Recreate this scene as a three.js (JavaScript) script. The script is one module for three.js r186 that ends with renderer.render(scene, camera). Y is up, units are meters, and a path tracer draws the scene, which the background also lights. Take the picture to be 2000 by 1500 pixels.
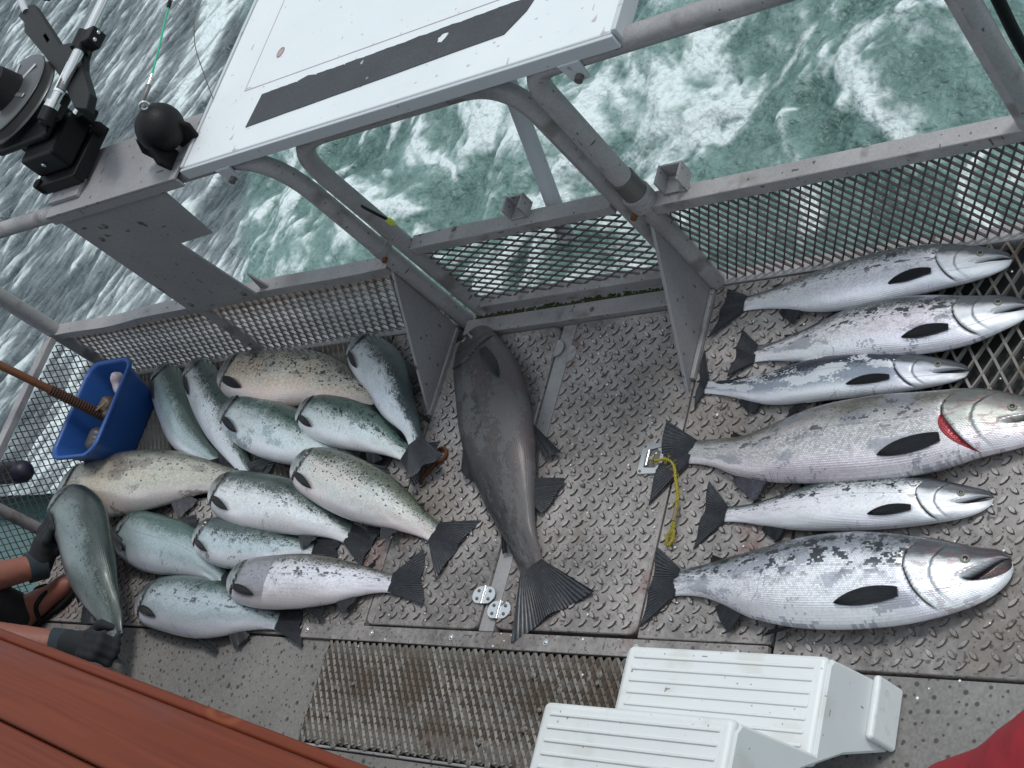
import * as THREE from 'three';
import { RoundedBoxGeometry } from 'three/addons/geometries/RoundedBoxGeometry.js';
import { mergeGeometries, mergeVertices } from 'three/addons/utils/BufferGeometryUtils.js';

// ---------------------------------------------------------------- camera, sky, sun, exposure
const scene = new THREE.Scene();
const camera = new THREE.PerspectiveCamera(32.323, 4 / 3, 0.05, 500);
{
  const r = new THREE.Vector3(0.75930676, -0.59811808, -0.25633571);
  const u = new THREE.Vector3(0.08353621, 0.48025212, -0.87314352);
  const b = new THREE.Vector3(0.6453487, 0.64157046, 0.4146232);
  camera.matrixAutoUpdate = true;
  camera.position.set(1.50555, 2.0, 0.95102);
  camera.quaternion.setFromRotationMatrix(new THREE.Matrix4().makeBasis(r, u, b));
  camera.updateMatrixWorld(true);
}
scene.add(camera);
const renderer = new THREE.WebGLRenderer({ antialias: true });
renderer.setSize(1024, 768);
renderer.toneMapping = THREE.LinearToneMapping;
renderer.toneMappingExposure = 1.1;
renderer.shadowMap.enabled = true;
{ // overcast sky: pale cloud sheet, a little brighter overhead
  const w = 256, h = 128, d = new Float32Array(w * h * 4);
  for (let j = 0; j < h; j++) for (let i = 0; i < w; i++) {
    const el = ((j + 0.5) / h - 0.5) * Math.PI, s = Math.sin(el);
    const m = 1 + 0.06 * Math.sin(i * 0.25 + j * 0.4) * Math.sin(i * 0.07 - j * 0.21 + 2);
    const L = s > 0 ? (0.5 + 0.42 * s) * m : 0.5 - 0.3 * Math.min(1, -s * 3);
    const k = (j * w + i) * 4;
    d[k] = L * 0.9; d[k + 1] = L * 1.0; d[k + 2] = L * 1.09; d[k + 3] = 1;
  }
  const t = new THREE.DataTexture(d, w, h, THREE.RGBAFormat, THREE.FloatType);
  t.mapping = THREE.EquirectangularReflectionMapping; t.magFilter = THREE.LinearFilter; t.minFilter = THREE.LinearFilter;
  t.needsUpdate = true;
  scene.background = t; scene.environment = t;
}
const sun = new THREE.DirectionalLight(new THREE.Color(1.0, 0.96, 0.9), 1.5);
sun.position.set(-0.2 + 2.6, 7, -0.2 - 3.2); sun.target.position.set(-0.2, 0, -0.2);
sun.castShadow = true; sun.shadow.radius = 24; sun.shadow.mapSize.set(2048, 2048);
Object.assign(sun.shadow.camera, { left: -4, right: 4, top: 4, bottom: -4, near: 0.5, far: 25 });
scene.add(sun, sun.target);

// ---------------------------------------------------------------- helpers
function rng(seed) { let a = seed >>> 0; return () => { a = (a + 0x6D2B79F5) | 0; let t = Math.imul(a ^ (a >>> 15), 1 | a); t = (t + Math.imul(t ^ (t >>> 7), 61 | t)) ^ t; return ((t ^ (t >>> 14)) >>> 0) / 4294967296; }; }
const HT = new Float32Array(65536); { const r = rng(77); for (let i = 0; i < 65536; i++) HT[i] = r(); }
const hsh = (x, y) => { let h = Math.imul(x, 0x27d4eb2d) ^ Math.imul(y, 0x165667b1); h ^= h >>> 15; h = Math.imul(h, 0x2c1b3c6d); return HT[(h ^ (h >>> 13)) & 65535]; };
function vn(x, y) { // value noise 0..1
  const xi = Math.floor(x), yi = Math.floor(y); let fx = x - xi, fy = y - yi;
  fx = fx * fx * (3 - 2 * fx); fy = fy * fy * (3 - 2 * fy);
  const a = hsh(xi, yi), b = hsh(xi + 1, yi), c = hsh(xi, yi + 1), d = hsh(xi + 1, yi + 1);
  return a + (b - a) * fx + (c - a) * fy + (a - b - c + d) * fx * fy;
}
function fbm(x, y, o = 4) { let s = 0, a = 0.5, n = 0; for (let i = 0; i < o; i++) { s += a * vn(x, y); n += a; a *= 0.5; x = x * 2.03 + 17.1; y = y * 2.03 + 5.7; } return s / n; }
const clamp = (v, a = 0, b = 1) => v < a ? a : v > b ? b : v;
const sst = (a, b, x) => { const t = clamp((x - a) / (b - a)); return t * t * (3 - 2 * t); };
const mix = (a, b, t) => a + (b - a) * t;
const mix3 = (a, b, t) => [a[0] + (b[0] - a[0]) * t, a[1] + (b[1] - a[1]) * t, a[2] + (b[2] - a[2]) * t];
const enc = v => { v = clamp(v); return 255 * (v <= 0.0031308 ? v * 12.92 : 1.055 * Math.pow(v, 1 / 2.4) - 0.055); };
function interp(xs, ys, x) { if (x <= xs[0]) return ys[0]; for (let i = 1; i < xs.length; i++) if (x <= xs[i]) { const t = (x - xs[i - 1]) / (xs[i] - xs[i - 1]); return ys[i - 1] + (ys[i] - ys[i - 1]) * t; } return ys[ys.length - 1]; }
function smoothTable(xs, ys) { // sampled Catmull-Rom through the points
  const pts = xs.map((x, i) => new THREE.Vector3(x, ys[i], 0)); const c = new THREE.CatmullRomCurve3(pts, false, 'centripetal');
  const p = c.getPoints(120), X = p.map(q => q.x), Y = p.map(q => q.y); return x => interp(X, Y, x);
}
// colour map: fn(u, v) -> linear rgb ; data map: fn -> 0..1
function cmap(w, h, fn, wrap = true) {
  const d = new Uint8Array(w * h * 4);
  for (let j = 0; j < h; j++) for (let i = 0; i < w; i++) { const c = fn((i + 0.5) / w, (j + 0.5) / h, i, j), k = (j * w + i) * 4; d[k] = enc(c[0]); d[k + 1] = enc(c[1]); d[k + 2] = enc(c[2]); d[k + 3] = 255; }
  const t = new THREE.DataTexture(d, w, h); t.colorSpace = THREE.SRGBColorSpace; t.magFilter = THREE.LinearFilter; t.minFilter = THREE.LinearMipmapLinearFilter; t.generateMipmaps = true;
  t.wrapS = t.wrapT = wrap ? THREE.RepeatWrapping : THREE.ClampToEdgeWrapping; t.needsUpdate = true; return t;
}
function dmap(w, h, fn, wrap = true) {
  const d = new Uint8Array(w * h * 4);
  for (let j = 0; j < h; j++) for (let i = 0; i < w; i++) { const c = 255 * clamp(fn((i + 0.5) / w, (j + 0.5) / h, i, j)), k = (j * w + i) * 4; d[k] = d[k + 1] = d[k + 2] = c; d[k + 3] = 255; }
  const t = new THREE.DataTexture(d, w, h); t.magFilter = THREE.LinearFilter; t.minFilter = THREE.LinearMipmapLinearFilter; t.generateMipmaps = true;
  t.wrapS = t.wrapT = wrap ? THREE.RepeatWrapping : THREE.ClampToEdgeWrapping; t.needsUpdate = true; return t;
}
// blends the noise so that the tile edges meet
const tileFbm = (u, v, f, o) => { if (u < 0.8 && v < 0.8 && u >= 0 && v >= 0) return fbm(u * f, v * f, o); const a = fbm(u * f, v * f, o), b = fbm((u - 1) * f, v * f, o), c = fbm(u * f, (v - 1) * f, o), d = fbm((u - 1) * f, (v - 1) * f, o); const s = sst(0.8, 1, u), t = sst(0.8, 1, v); return mix(mix(a, b, s), mix(c, d, s), t); };

const ORG = new Map(); const taken = new Map();
function nm(name) { const n = taken.get(name) || 0; taken.set(name, n + 1); return n ? name + '_' + String(n).padStart(3, '0') : name; }
function thing(name, label, category, base, group) {
  const g = new THREE.Group(); g.name = nm(name); g.position.set(...base); ORG.set(g, base);
  g.userData.label = label; g.userData.category = category; if (group) g.userData.group = group;
  scene.add(g); return g;
}
function structure(name, label, base = [0, 0, 0]) { const g = new THREE.Group(); g.name = nm(name); g.position.set(...base); ORG.set(g, base); g.userData.kind = 'structure'; g.userData.label = label; scene.add(g); return g; }
function part(parent, name, geo, mat, label) { // geometry in world metres; stored relative to the thing's base
  const o = ORG.get(parent); const m = new THREE.Mesh(geo.translate(-o[0], -o[1], -o[2]), mat); m.name = name; m.castShadow = m.receiveShadow = true;
  ORG.set(m, o); if (label) m.userData.label = label; parent.add(m); return m;
}
function triUV(g, s = 1) { // uv in metres from the dominant axis of each face
  g = g.index ? g.toNonIndexed() : g; const p = g.attributes.position, uv = new Float32Array(p.count * 2);
  const a = new THREE.Vector3(), b = new THREE.Vector3(), c = new THREE.Vector3();
  for (let i = 0; i < p.count; i += 3) {
    a.fromBufferAttribute(p, i); b.fromBufferAttribute(p, i + 1); c.fromBufferAttribute(p, i + 2);
    const n = b.clone().sub(a).cross(c.clone().sub(a)); const ax = Math.abs(n.x), ay = Math.abs(n.y), az = Math.abs(n.z);
    [a, b, c].forEach((v, k) => { const U = ax > ay && ax > az ? v.z : v.x, V = ay >= ax && ay >= az ? v.z : v.y; uv[(i + k) * 2] = U / s + (ax > ay && ax > az ? 0.37 : 0); uv[(i + k) * 2 + 1] = V / s; });
  }
  g.setAttribute('uv', new THREE.BufferAttribute(uv, 2)); return g;
}
function box(x0, x1, y0, y1, z0, z1, r = 0.002) { // chamfered box between limits
  const w = x1 - x0, h = y1 - y0, d = z1 - z0; const g = r > 0 ? new RoundedBoxGeometry(w, h, d, 1, Math.min(r, w * 0.49, h * 0.49, d * 0.49)) : new THREE.BoxGeometry(w, h, d);
  g.translate((x0 + x1) / 2, (y0 + y1) / 2, (z0 + z1) / 2); return triUV(g);
}
const V3 = (x, y, z) => new THREE.Vector3(x, y, z);
class Bent extends THREE.Curve { // straight runs joined by round bends
  constructor(pts, R) {
    super(); this.seg = []; let prev = pts[0].clone();
    for (let i = 1; i < pts.length - 1; i++) {
      const p = pts[i], a = pts[i - 1].clone().sub(p).normalize(), b = pts[i + 1].clone().sub(p).normalize();
      const half = Math.acos(clamp(a.dot(b), -1, 1)) / 2, d = Math.min(R / Math.tan(half), p.distanceTo(pts[i - 1]) * 0.49 + (i === 1 ? p.distanceTo(pts[0]) * 0.45 : 0), p.distanceTo(pts[i + 1]) * (i === pts.length - 2 ? 0.95 : 0.49));
      const s = p.clone().addScaledVector(a, d), e = p.clone().addScaledVector(b, d);
      this.seg.push(new THREE.LineCurve3(prev, s), new THREE.QuadraticBezierCurve3(s, p.clone(), e)); prev = e;
    }
    this.seg.push(new THREE.LineCurve3(prev, pts[pts.length - 1].clone()));
    this.len = this.seg.map(s => s.getLength()); this.tot = this.len.reduce((a, b) => a + b, 0);
  }
  getPoint(t, o = new THREE.Vector3()) { let d = t * this.tot; for (let i = 0; i < this.seg.length; i++) { if (d <= this.len[i] || i === this.seg.length - 1) return o.copy(this.seg[i].getPointAt ? this.seg[i].getPoint(clamp(this.len[i] ? d / this.len[i] : 0)) : 0); d -= this.len[i]; } return o; }
}
function tube(pts, r, R = 0.05, n = 0, rad = 14, cap = true) {
  const c = pts.length > 2 ? new Bent(pts, R) : new THREE.LineCurve3(pts[0], pts[1]); const L = c.tot || c.getLength();
  const g = new THREE.TubeGeometry(c, n || (pts.length > 2 ? 60 : 2), r, rad); const uv = g.attributes.uv;
  for (let i = 0; i < uv.count; i++) uv.setXY(i, uv.getX(i) * L, uv.getY(i) * Math.PI * 2 * r);
  if (!cap) return g.toNonIndexed();
  const caps = [[pts[0], pts[1]], [pts[pts.length - 1], pts[pts.length - 2]]].map(([p, q]) => { const k = new THREE.CircleGeometry(r, rad); k.lookAt(p.clone().sub(q)); k.translate(p.x, p.y, p.z); return k.toNonIndexed(); });
  return mergeGeometries([g.toNonIndexed(), ...caps]);
}
function spline(pts, r, n = 40, rad = 8) { return new THREE.TubeGeometry(new THREE.CatmullRomCurve3(pts), n, r, rad); }
function prism(poly, depth, bevel = 0.0015) { // polygon in xy, extruded along +z
  const s = new THREE.Shape(poly.map(p => new THREE.Vector2(p[0], p[1])));
  return new THREE.ExtrudeGeometry(s, { depth: depth - 2 * bevel, bevelEnabled: true, bevelThickness: bevel, bevelSize: bevel, bevelOffset: -bevel, bevelSegments: 1, steps: 1 }).translate(0, 0, bevel);
}
const alongX = g => g.rotateY(Math.PI / 2); // prism drawn in (-z, y) then turned to face x
function cyl(p, axis, r, len, seg = 16, r2 = r) { const g = new THREE.CylinderGeometry(r2, r, len, seg); g.applyQuaternion(new THREE.Quaternion().setFromUnitVectors(V3(0, 1, 0), axis.clone().normalize())); g.translate(p.x, p.y, p.z); return g.toNonIndexed(); }
function screwHead(p, axis, r) { // domed head on a washer
  const g = mergeGeometries([cyl(V3(0, 0.0008, 0), V3(0, 1, 0), r, 0.0016, 10), new THREE.SphereGeometry(r * 0.72, 8, 4, 0, Math.PI * 2, 0, Math.PI / 2).scale(1, 0.55, 1).translate(0, 0.0016, 0).toNonIndexed()]);
  g.applyQuaternion(new THREE.Quaternion().setFromUnitVectors(V3(0, 1, 0), axis.clone().normalize())); g.translate(p.x, p.y, p.z); return g;
}
// implicit surface mesher (surface nets)
function sdfMesh(f, lo, hi, cell) {
  const nx = Math.ceil((hi[0] - lo[0]) / cell) + 1, ny = Math.ceil((hi[1] - lo[1]) / cell) + 1, nz = Math.ceil((hi[2] - lo[2]) / cell) + 1;
  const F = new Float32Array(nx * ny * nz); const I = (i, j, k) => i + nx * (j + ny * k);
  for (let k = 0; k < nz; k++) for (let j = 0; j < ny; j++) for (let i = 0; i < nx; i++) F[I(i, j, k)] = f(lo[0] + i * cell, lo[1] + j * cell, lo[2] + k * cell);
  const vid = new Int32Array(nx * ny * nz).fill(-1), P = [], X = [];
  for (let k = 0; k < nz - 1; k++) for (let j = 0; j < ny - 1; j++) for (let i = 0; i < nx - 1; i++) {
    let sx = 0, sy = 0, sz = 0, n = 0; const v = [];
    for (let c = 0; c < 8; c++) v.push(F[I(i + (c & 1), j + ((c >> 1) & 1), k + (c >> 2))]);
    for (const [a, b] of [[0, 1], [2, 3], [4, 5], [6, 7], [0, 2], [1, 3], [4, 6], [5, 7], [0, 4], [1, 5], [2, 6], [3, 7]]) if ((v[a] < 0) !== (v[b] < 0)) {
      const t = v[a] / (v[a] - v[b]); sx += (a & 1) + t * ((b & 1) - (a & 1)); sy += ((a >> 1) & 1) + t * (((b >> 1) & 1) - ((a >> 1) & 1)); sz += (a >> 2) + t * ((b >> 2) - (a >> 2)); n++;
    }
    if (n) { vid[I(i, j, k)] = P.length / 3; P.push(lo[0] + (i + sx / n) * cell, lo[1] + (j + sy / n) * cell, lo[2] + (k + sz / n) * cell); }
  }
  const q = (a, b, c, d, fl) => fl ? X.push(a, b, c, a, c, d) : X.push(a, c, b, a, d, c);
  for (let k = 1; k < nz - 1; k++) for (let j = 1; j < ny - 1; j++) for (let i = 1; i < nx - 1; i++) {
    const a = F[I(i, j, k)] < 0;
    if (a !== F[I(i + 1, j, k)] < 0) q(vid[I(i, j - 1, k - 1)], vid[I(i, j, k - 1)], vid[I(i, j, k)], vid[I(i, j - 1, k)], a);
    if (a !== F[I(i, j + 1, k)] < 0) q(vid[I(i - 1, j, k - 1)], vid[I(i - 1, j, k)], vid[I(i, j, k)], vid[I(i, j, k - 1)], a);
    if (a !== F[I(i, j, k + 1)] < 0) q(vid[I(i - 1, j - 1, k)], vid[I(i, j - 1, k)], vid[I(i, j, k)], vid[I(i - 1, j, k)], a);
  }
  const g = new THREE.BufferGeometry(); g.setAttribute('position', new THREE.Float32BufferAttribute(P, 3)); g.setIndex(X);
  const uv = new Float32Array(P.length / 3 * 2); for (let i = 0; i < P.length / 3; i++) { uv[2 * i] = P[3 * i] + P[3 * i + 1] * 0.6; uv[2 * i + 1] = P[3 * i + 2] + P[3 * i + 1] * 0.6; } g.setAttribute('uv', new THREE.BufferAttribute(uv, 2));
  g.computeVertexNormals(); return g;
}
const smin = (a, b, k) => { const h = Math.max(k - Math.abs(a - b), 0) / k; return Math.min(a, b) - h * h * k * 0.25; };
function capsule(x, y, z, a, b, ra, rb) { const dx = b[0] - a[0], dy = b[1] - a[1], dz = b[2] - a[2], px = x - a[0], py = y - a[1], pz = z - a[2]; const t = clamp((px * dx + py * dy + pz * dz) / (dx * dx + dy * dy + dz * dz + 1e-9)); return Math.hypot(px - dx * t, py - dy * t, pz - dz * t) - mix(ra, rb, t); }
const bones = (list, k) => (x, y, z) => { let d = 1e3; for (const b of list) d = smin(d, capsule(x, y, z, b[0], b[1], b[2], b[3]), k); return d; };
const std = o => { const m = new THREE.MeshStandardMaterial(o); return m; };
const lin = (r, g, b) => new THREE.Color().setRGB(r, g, b);

// ---------------------------------------------------------------- materials
const T = {};
T.deck = cmap(1024, 1024, (u, v) => { // worn grey paint: dirt film, corrosion pits, brown and a few blood stains
  const n = tileFbm(u, v, 6, 5), f = tileFbm(u, v, 90, 3), sp = vn(u * 230, v * 230), sp2 = vn(u * 110 + 40, v * 110), b = tileFbm(u + 0.3, v, 5, 4), bl = tileFbm(u, v + 0.4, 9, 4), wh = vn(u * 170 + 9, v * 170 + 77);
  let k = 0.76 + 0.5 * (n - 0.5) * 2 + 0.5 * (f - 0.5);
  let c = [0.355 * k, 0.332 * k, 0.325 * k];
  c = mix3(c, [0.19, 0.155, 0.125], 0.55 * sst(0.52, 0.75, b));
  c = mix3(c, [0.2, 0.075, 0.065], 0.35 * sst(0.66, 0.74, bl));
  c = mix3(c, [0.045, 0.04, 0.038], 0.75 * sst(0.78, 0.9, sp)); c = mix3(c, [0.06, 0.052, 0.048], 0.85 * sst(0.88, 0.94, sp2));
  return mix3(c, [0.62, 0.62, 0.62], 0.6 * sst(0.965, 0.985, wh));
});
T.deckRough = dmap(512, 512, (u, v) => 0.42 + 0.4 * tileFbm(u, v, 10, 4));
T.deckBump = dmap(512, 512, (u, v) => 0.6 * tileFbm(u, v, 60, 3) + 0.4 * (1 - sst(0.8, 0.9, vn(u * 115, v * 115))));
T.rail = cmap(1024, 1024, (u, v) => { const n = tileFbm(u, v, 9, 4), f = vn(u * 300, v * 300), s = vn(u * 95 + 3, v * 95), s2 = tileFbm(u, v + 0.2, 14, 4); const k = 0.8 + 0.5 * (n - 0.5) + 0.13 * (f - 0.5); let c = [0.40 * k, 0.392 * k, 0.402 * k]; c = mix3(c, [0.1, 0.08, 0.07], 0.55 * sst(0.6, 0.78, s2)); return mix3(c, [0.05, 0.042, 0.038], 0.85 * sst(0.925, 0.955, s)); });
T.plate = cmap(512, 512, (u, v) => { const n = tileFbm(u, v, 5, 4), f = vn(u * 200, v * 200), s = vn(u * 64 + 3, v * 64); const k = 0.85 + 0.3 * (n - 0.5) + 0.12 * (f - 0.5); return mix3([0.33 * k, 0.326 * k, 0.34 * k], [0.04, 0.035, 0.035], 0.8 * sst(0.92, 0.95, s)); });
T.pitted = cmap(1024, 1024, (u, v) => { // plain sole with round black pits
  const n = tileFbm(u, v, 5, 5), f = vn(u * 260, v * 260); const k = 0.8 + 0.5 * (n - 0.5) + 0.25 * (f - 0.5); let c = [0.25 * k, 0.24 * k, 0.232 * k];
  const cs = 46, gx = Math.floor(u * cs), gy = Math.floor(v * cs); let m = 0;
  for (let a = -1; a <= 1; a++) for (let b = -1; b <= 1; b++) { const X = gx + a, Y = gy + b, h1 = hsh((X + 460) % 46, (Y + 460) % 46), h2 = hsh((X + 460) % 46 + 91, (Y + 460) % 46 + 7), h3 = hsh((X + 460) % 46 + 13, (Y + 460) % 46 + 57); if (h3 < 0.85) { const d = Math.hypot(u * cs - X - h1, v * cs - Y - h2); m = Math.max(m, 1 - sst(0.06 + 0.2 * h3 * h2, 0.13 + 0.22 * h3 * h2, d)); } }
  return mix3(c, [0.03, 0.026, 0.025], 0.85 * m);
});
T.wear = dmap(512, 512, (u, v) => 0.45 + 0.4 * tileFbm(u, v, 8, 4));
T.fine = dmap(512, 512, (u, v) => tileFbm(u, v, 70, 3));
T.mesh = cmap(256, 256, (u, v) => { const n = tileFbm(u, v, 12, 4), s = tileFbm(u + 0.4, v, 8, 4); const k = 0.7 + 0.8 * (n - 0.4); return mix3([0.5 * k, 0.49 * k, 0.5 * k], [0.2, 0.12, 0.07], 0.7 * sst(0.58, 0.72, s)); });
T.meshDark = cmap(256, 256, (u, v) => { const n = tileFbm(u, v, 12, 4); const k = 0.6 + 0.9 * n; return [0.105 * k, 0.088 * k, 0.092 * k]; });
T.grate = cmap(256, 256, (u, v) => { const n = tileFbm(u, v, 9, 4), s = tileFbm(u + 0.4, v, 6, 4); const k = 0.6 + 0.9 * (n - 0.25); return mix3([0.235 * k, 0.225 * k, 0.21 * k], [0.1, 0.075, 0.055], 0.8 * sst(0.5, 0.68, s)); });
T.white = cmap(1024, 1024, (u, v) => { // scuffed white board
  const n = tileFbm(u, v, 5, 4); let c = [0.6 + 0.08 * n, 0.64 + 0.08 * n, 0.66 + 0.08 * n];
  const sc = Math.abs(vn(u * 9 + fbm(u * 4, v * 4, 2) * 3, v * 70 + u * 30) - 0.5); c = mix3(c, [0.42, 0.42, 0.44], 0.35 * (1 - sst(0.0, 0.012, sc)) * sst(0.45, 0.6, tileFbm(u, v + 0.6, 4, 3)));
  return mix3(c, [0.25, 0.2, 0.2], 0.6 * sst(0.93, 0.97, vn(u * 75, v * 75)));
});
T.plastic = cmap(512, 512, (u, v) => { const n = tileFbm(u, v, 6, 5), s = vn(u * 60, v * 60), g = Math.abs(vn(u * 60 + 7, v * 6) - 0.5); let c = [0.62 + 0.08 * n, 0.66 + 0.07 * n, 0.67 + 0.07 * n]; c = mix3(c, [0.45, 0.43, 0.42], 0.3 * (1 - sst(0, 0.02, g)) * sst(0.5, 0.62, n)); c = mix3(c, [0.5, 0.46, 0.4], 0.35 * sst(0.55, 0.75, tileFbm(u + 0.5, v, 7, 4))); return mix3(c, [0.12, 0.1, 0.1], 0.8 * sst(0.955, 0.975, s)); });
T.tape = cmap(512, 512, (u, v) => { const f = vn(u * 500, v * 500), n = tileFbm(u, v, 6, 4), w = vn(u * 34 + 5, v * 34 + 2); const k = 0.7 + 0.7 * f * n + 0.2 * f; let c = [0.055 * k, 0.06 * k, 0.068 * k]; return mix3(c, [0.45, 0.45, 0.46], 0.8 * sst(0.972, 0.985, w)); });
T.wood = cmap(1024, 512, (u, v) => { // varnished mahogany, grain along u
  const wv = fbm(u * 2, v * 5, 3); const g1 = fbm(u * 5, v * 70 + wv * 6, 4), g2 = vn(u * 12, v * 260), kn = Math.hypot((u - 0.42) * 7, (v - 0.52) * 3.2), ring = Math.sin(kn * 38 + wv * 5);
  let c = mix3([0.155, 0.033, 0.012], [0.105, 0.02, 0.009], clamp(g1 * 1.2 - 0.1)); c = mix3(c, [0.07, 0.018, 0.012], 0.25 * sst(0.72, 0.95, g2));
  c = mix3(c, [0.3, 0.09, 0.03], 0.35 * sst(0.35, 0.1, kn) * (0.5 + 0.5 * ring)); return mix3(c, [0.11, 0.045, 0.04], 0.4 * sst(0.5, 0.75, fbm(u * 4 + 3, v * 3, 4)));
});
const M = {
  darkFlank: std({ map: T.deck, color: lin(0.3, 0.28, 0.26), roughness: 0.8 }),  // darkened deck colour: painted shade and dirt for the lug sides
  tread: std({ map: T.deck, color: lin(1.25, 1.25, 1.25), roughness: 0.45, metalness: 0.25 }),
  deck: std({ map: T.deck, roughnessMap: T.deckRough, roughness: 1, bumpMap: T.deckBump, bumpScale: 0.0008, metalness: 0.12 }),
  rail: std({ map: T.rail, roughnessMap: T.wear, roughness: 1, metalness: 0.2, bumpMap: T.fine, bumpScale: 0.0006 }),
  plate: std({ map: T.plate, roughness: 0.62, metalness: 0.2, bumpMap: T.fine, bumpScale: 0.0003 }),
  pitted: std({ map: T.pitted, roughnessMap: T.deckRough, roughness: 1, bumpMap: T.deckBump, bumpScale: 0.0008 }),
  mesh: std({ map: T.mesh, roughness: 0.45, metalness: 0.55 }),
  meshDark: std({ map: T.meshDark, roughness: 0.6, metalness: 0.3 }),
  grate: std({ map: T.grate, roughness: 0.6, metalness: 0.3 }),
  white: std({ map: T.white, roughness: 0.5, bumpMap: T.fine, bumpScale: 0.0003 }),
  whitePaint: std({ map: T.white, color: lin(0.72, 0.72, 0.74), roughness: 0.5 }),
  plastic: std({ map: T.plastic, roughness: 0.42 }),
  tape: std({ map: T.tape, roughness: 0.95, bumpMap: T.fine, bumpScale: 0.001 }),
  wood: new THREE.MeshPhysicalMaterial({ map: T.wood, roughness: 0.5, specularIntensity: 0.35, clearcoat: 0.06, clearcoatRoughness: 0.3 }),
  black: new THREE.MeshPhysicalMaterial({ color: lin(0.006, 0.006, 0.007), roughness: 0.5, specularIntensity: 0.45, bumpMap: T.fine, bumpScale: 0.0004 }),
  blackMatte: new THREE.MeshPhysicalMaterial({ color: lin(0.009, 0.009, 0.01), roughness: 0.75, specularIntensity: 0.4, bumpMap: T.fine, bumpScale: 0.0008 }),
  steel: std({ color: lin(0.62, 0.63, 0.64), roughness: 0.3, metalness: 0.85, roughnessMap: T.wear }),
  darkSteel: std({ color: lin(0.16, 0.155, 0.15), roughness: 0.5, metalness: 0.6 }),
  rust: std({ color: lin(0.13, 0.05, 0.022), roughness: 0.9 }),
  blue: std({ color: lin(0.02, 0.085, 0.3), roughness: 0.42, bumpMap: T.fine, bumpScale: 0.0005 }),
  recess: std({ color: lin(0.03, 0.03, 0.029), roughness: 0.7, map: T.wear }),
  red: std({ color: lin(0.23, 0.012, 0.02), roughness: 0.95, bumpMap: T.fine, bumpScale: 0.002 }),
  yellowRope: std({ color: lin(0.3, 0.25, 0.03), roughness: 0.85 }),
  green: std({ color: lin(0.02, 0.38, 0.2), roughness: 0.6 }),
};
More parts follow.
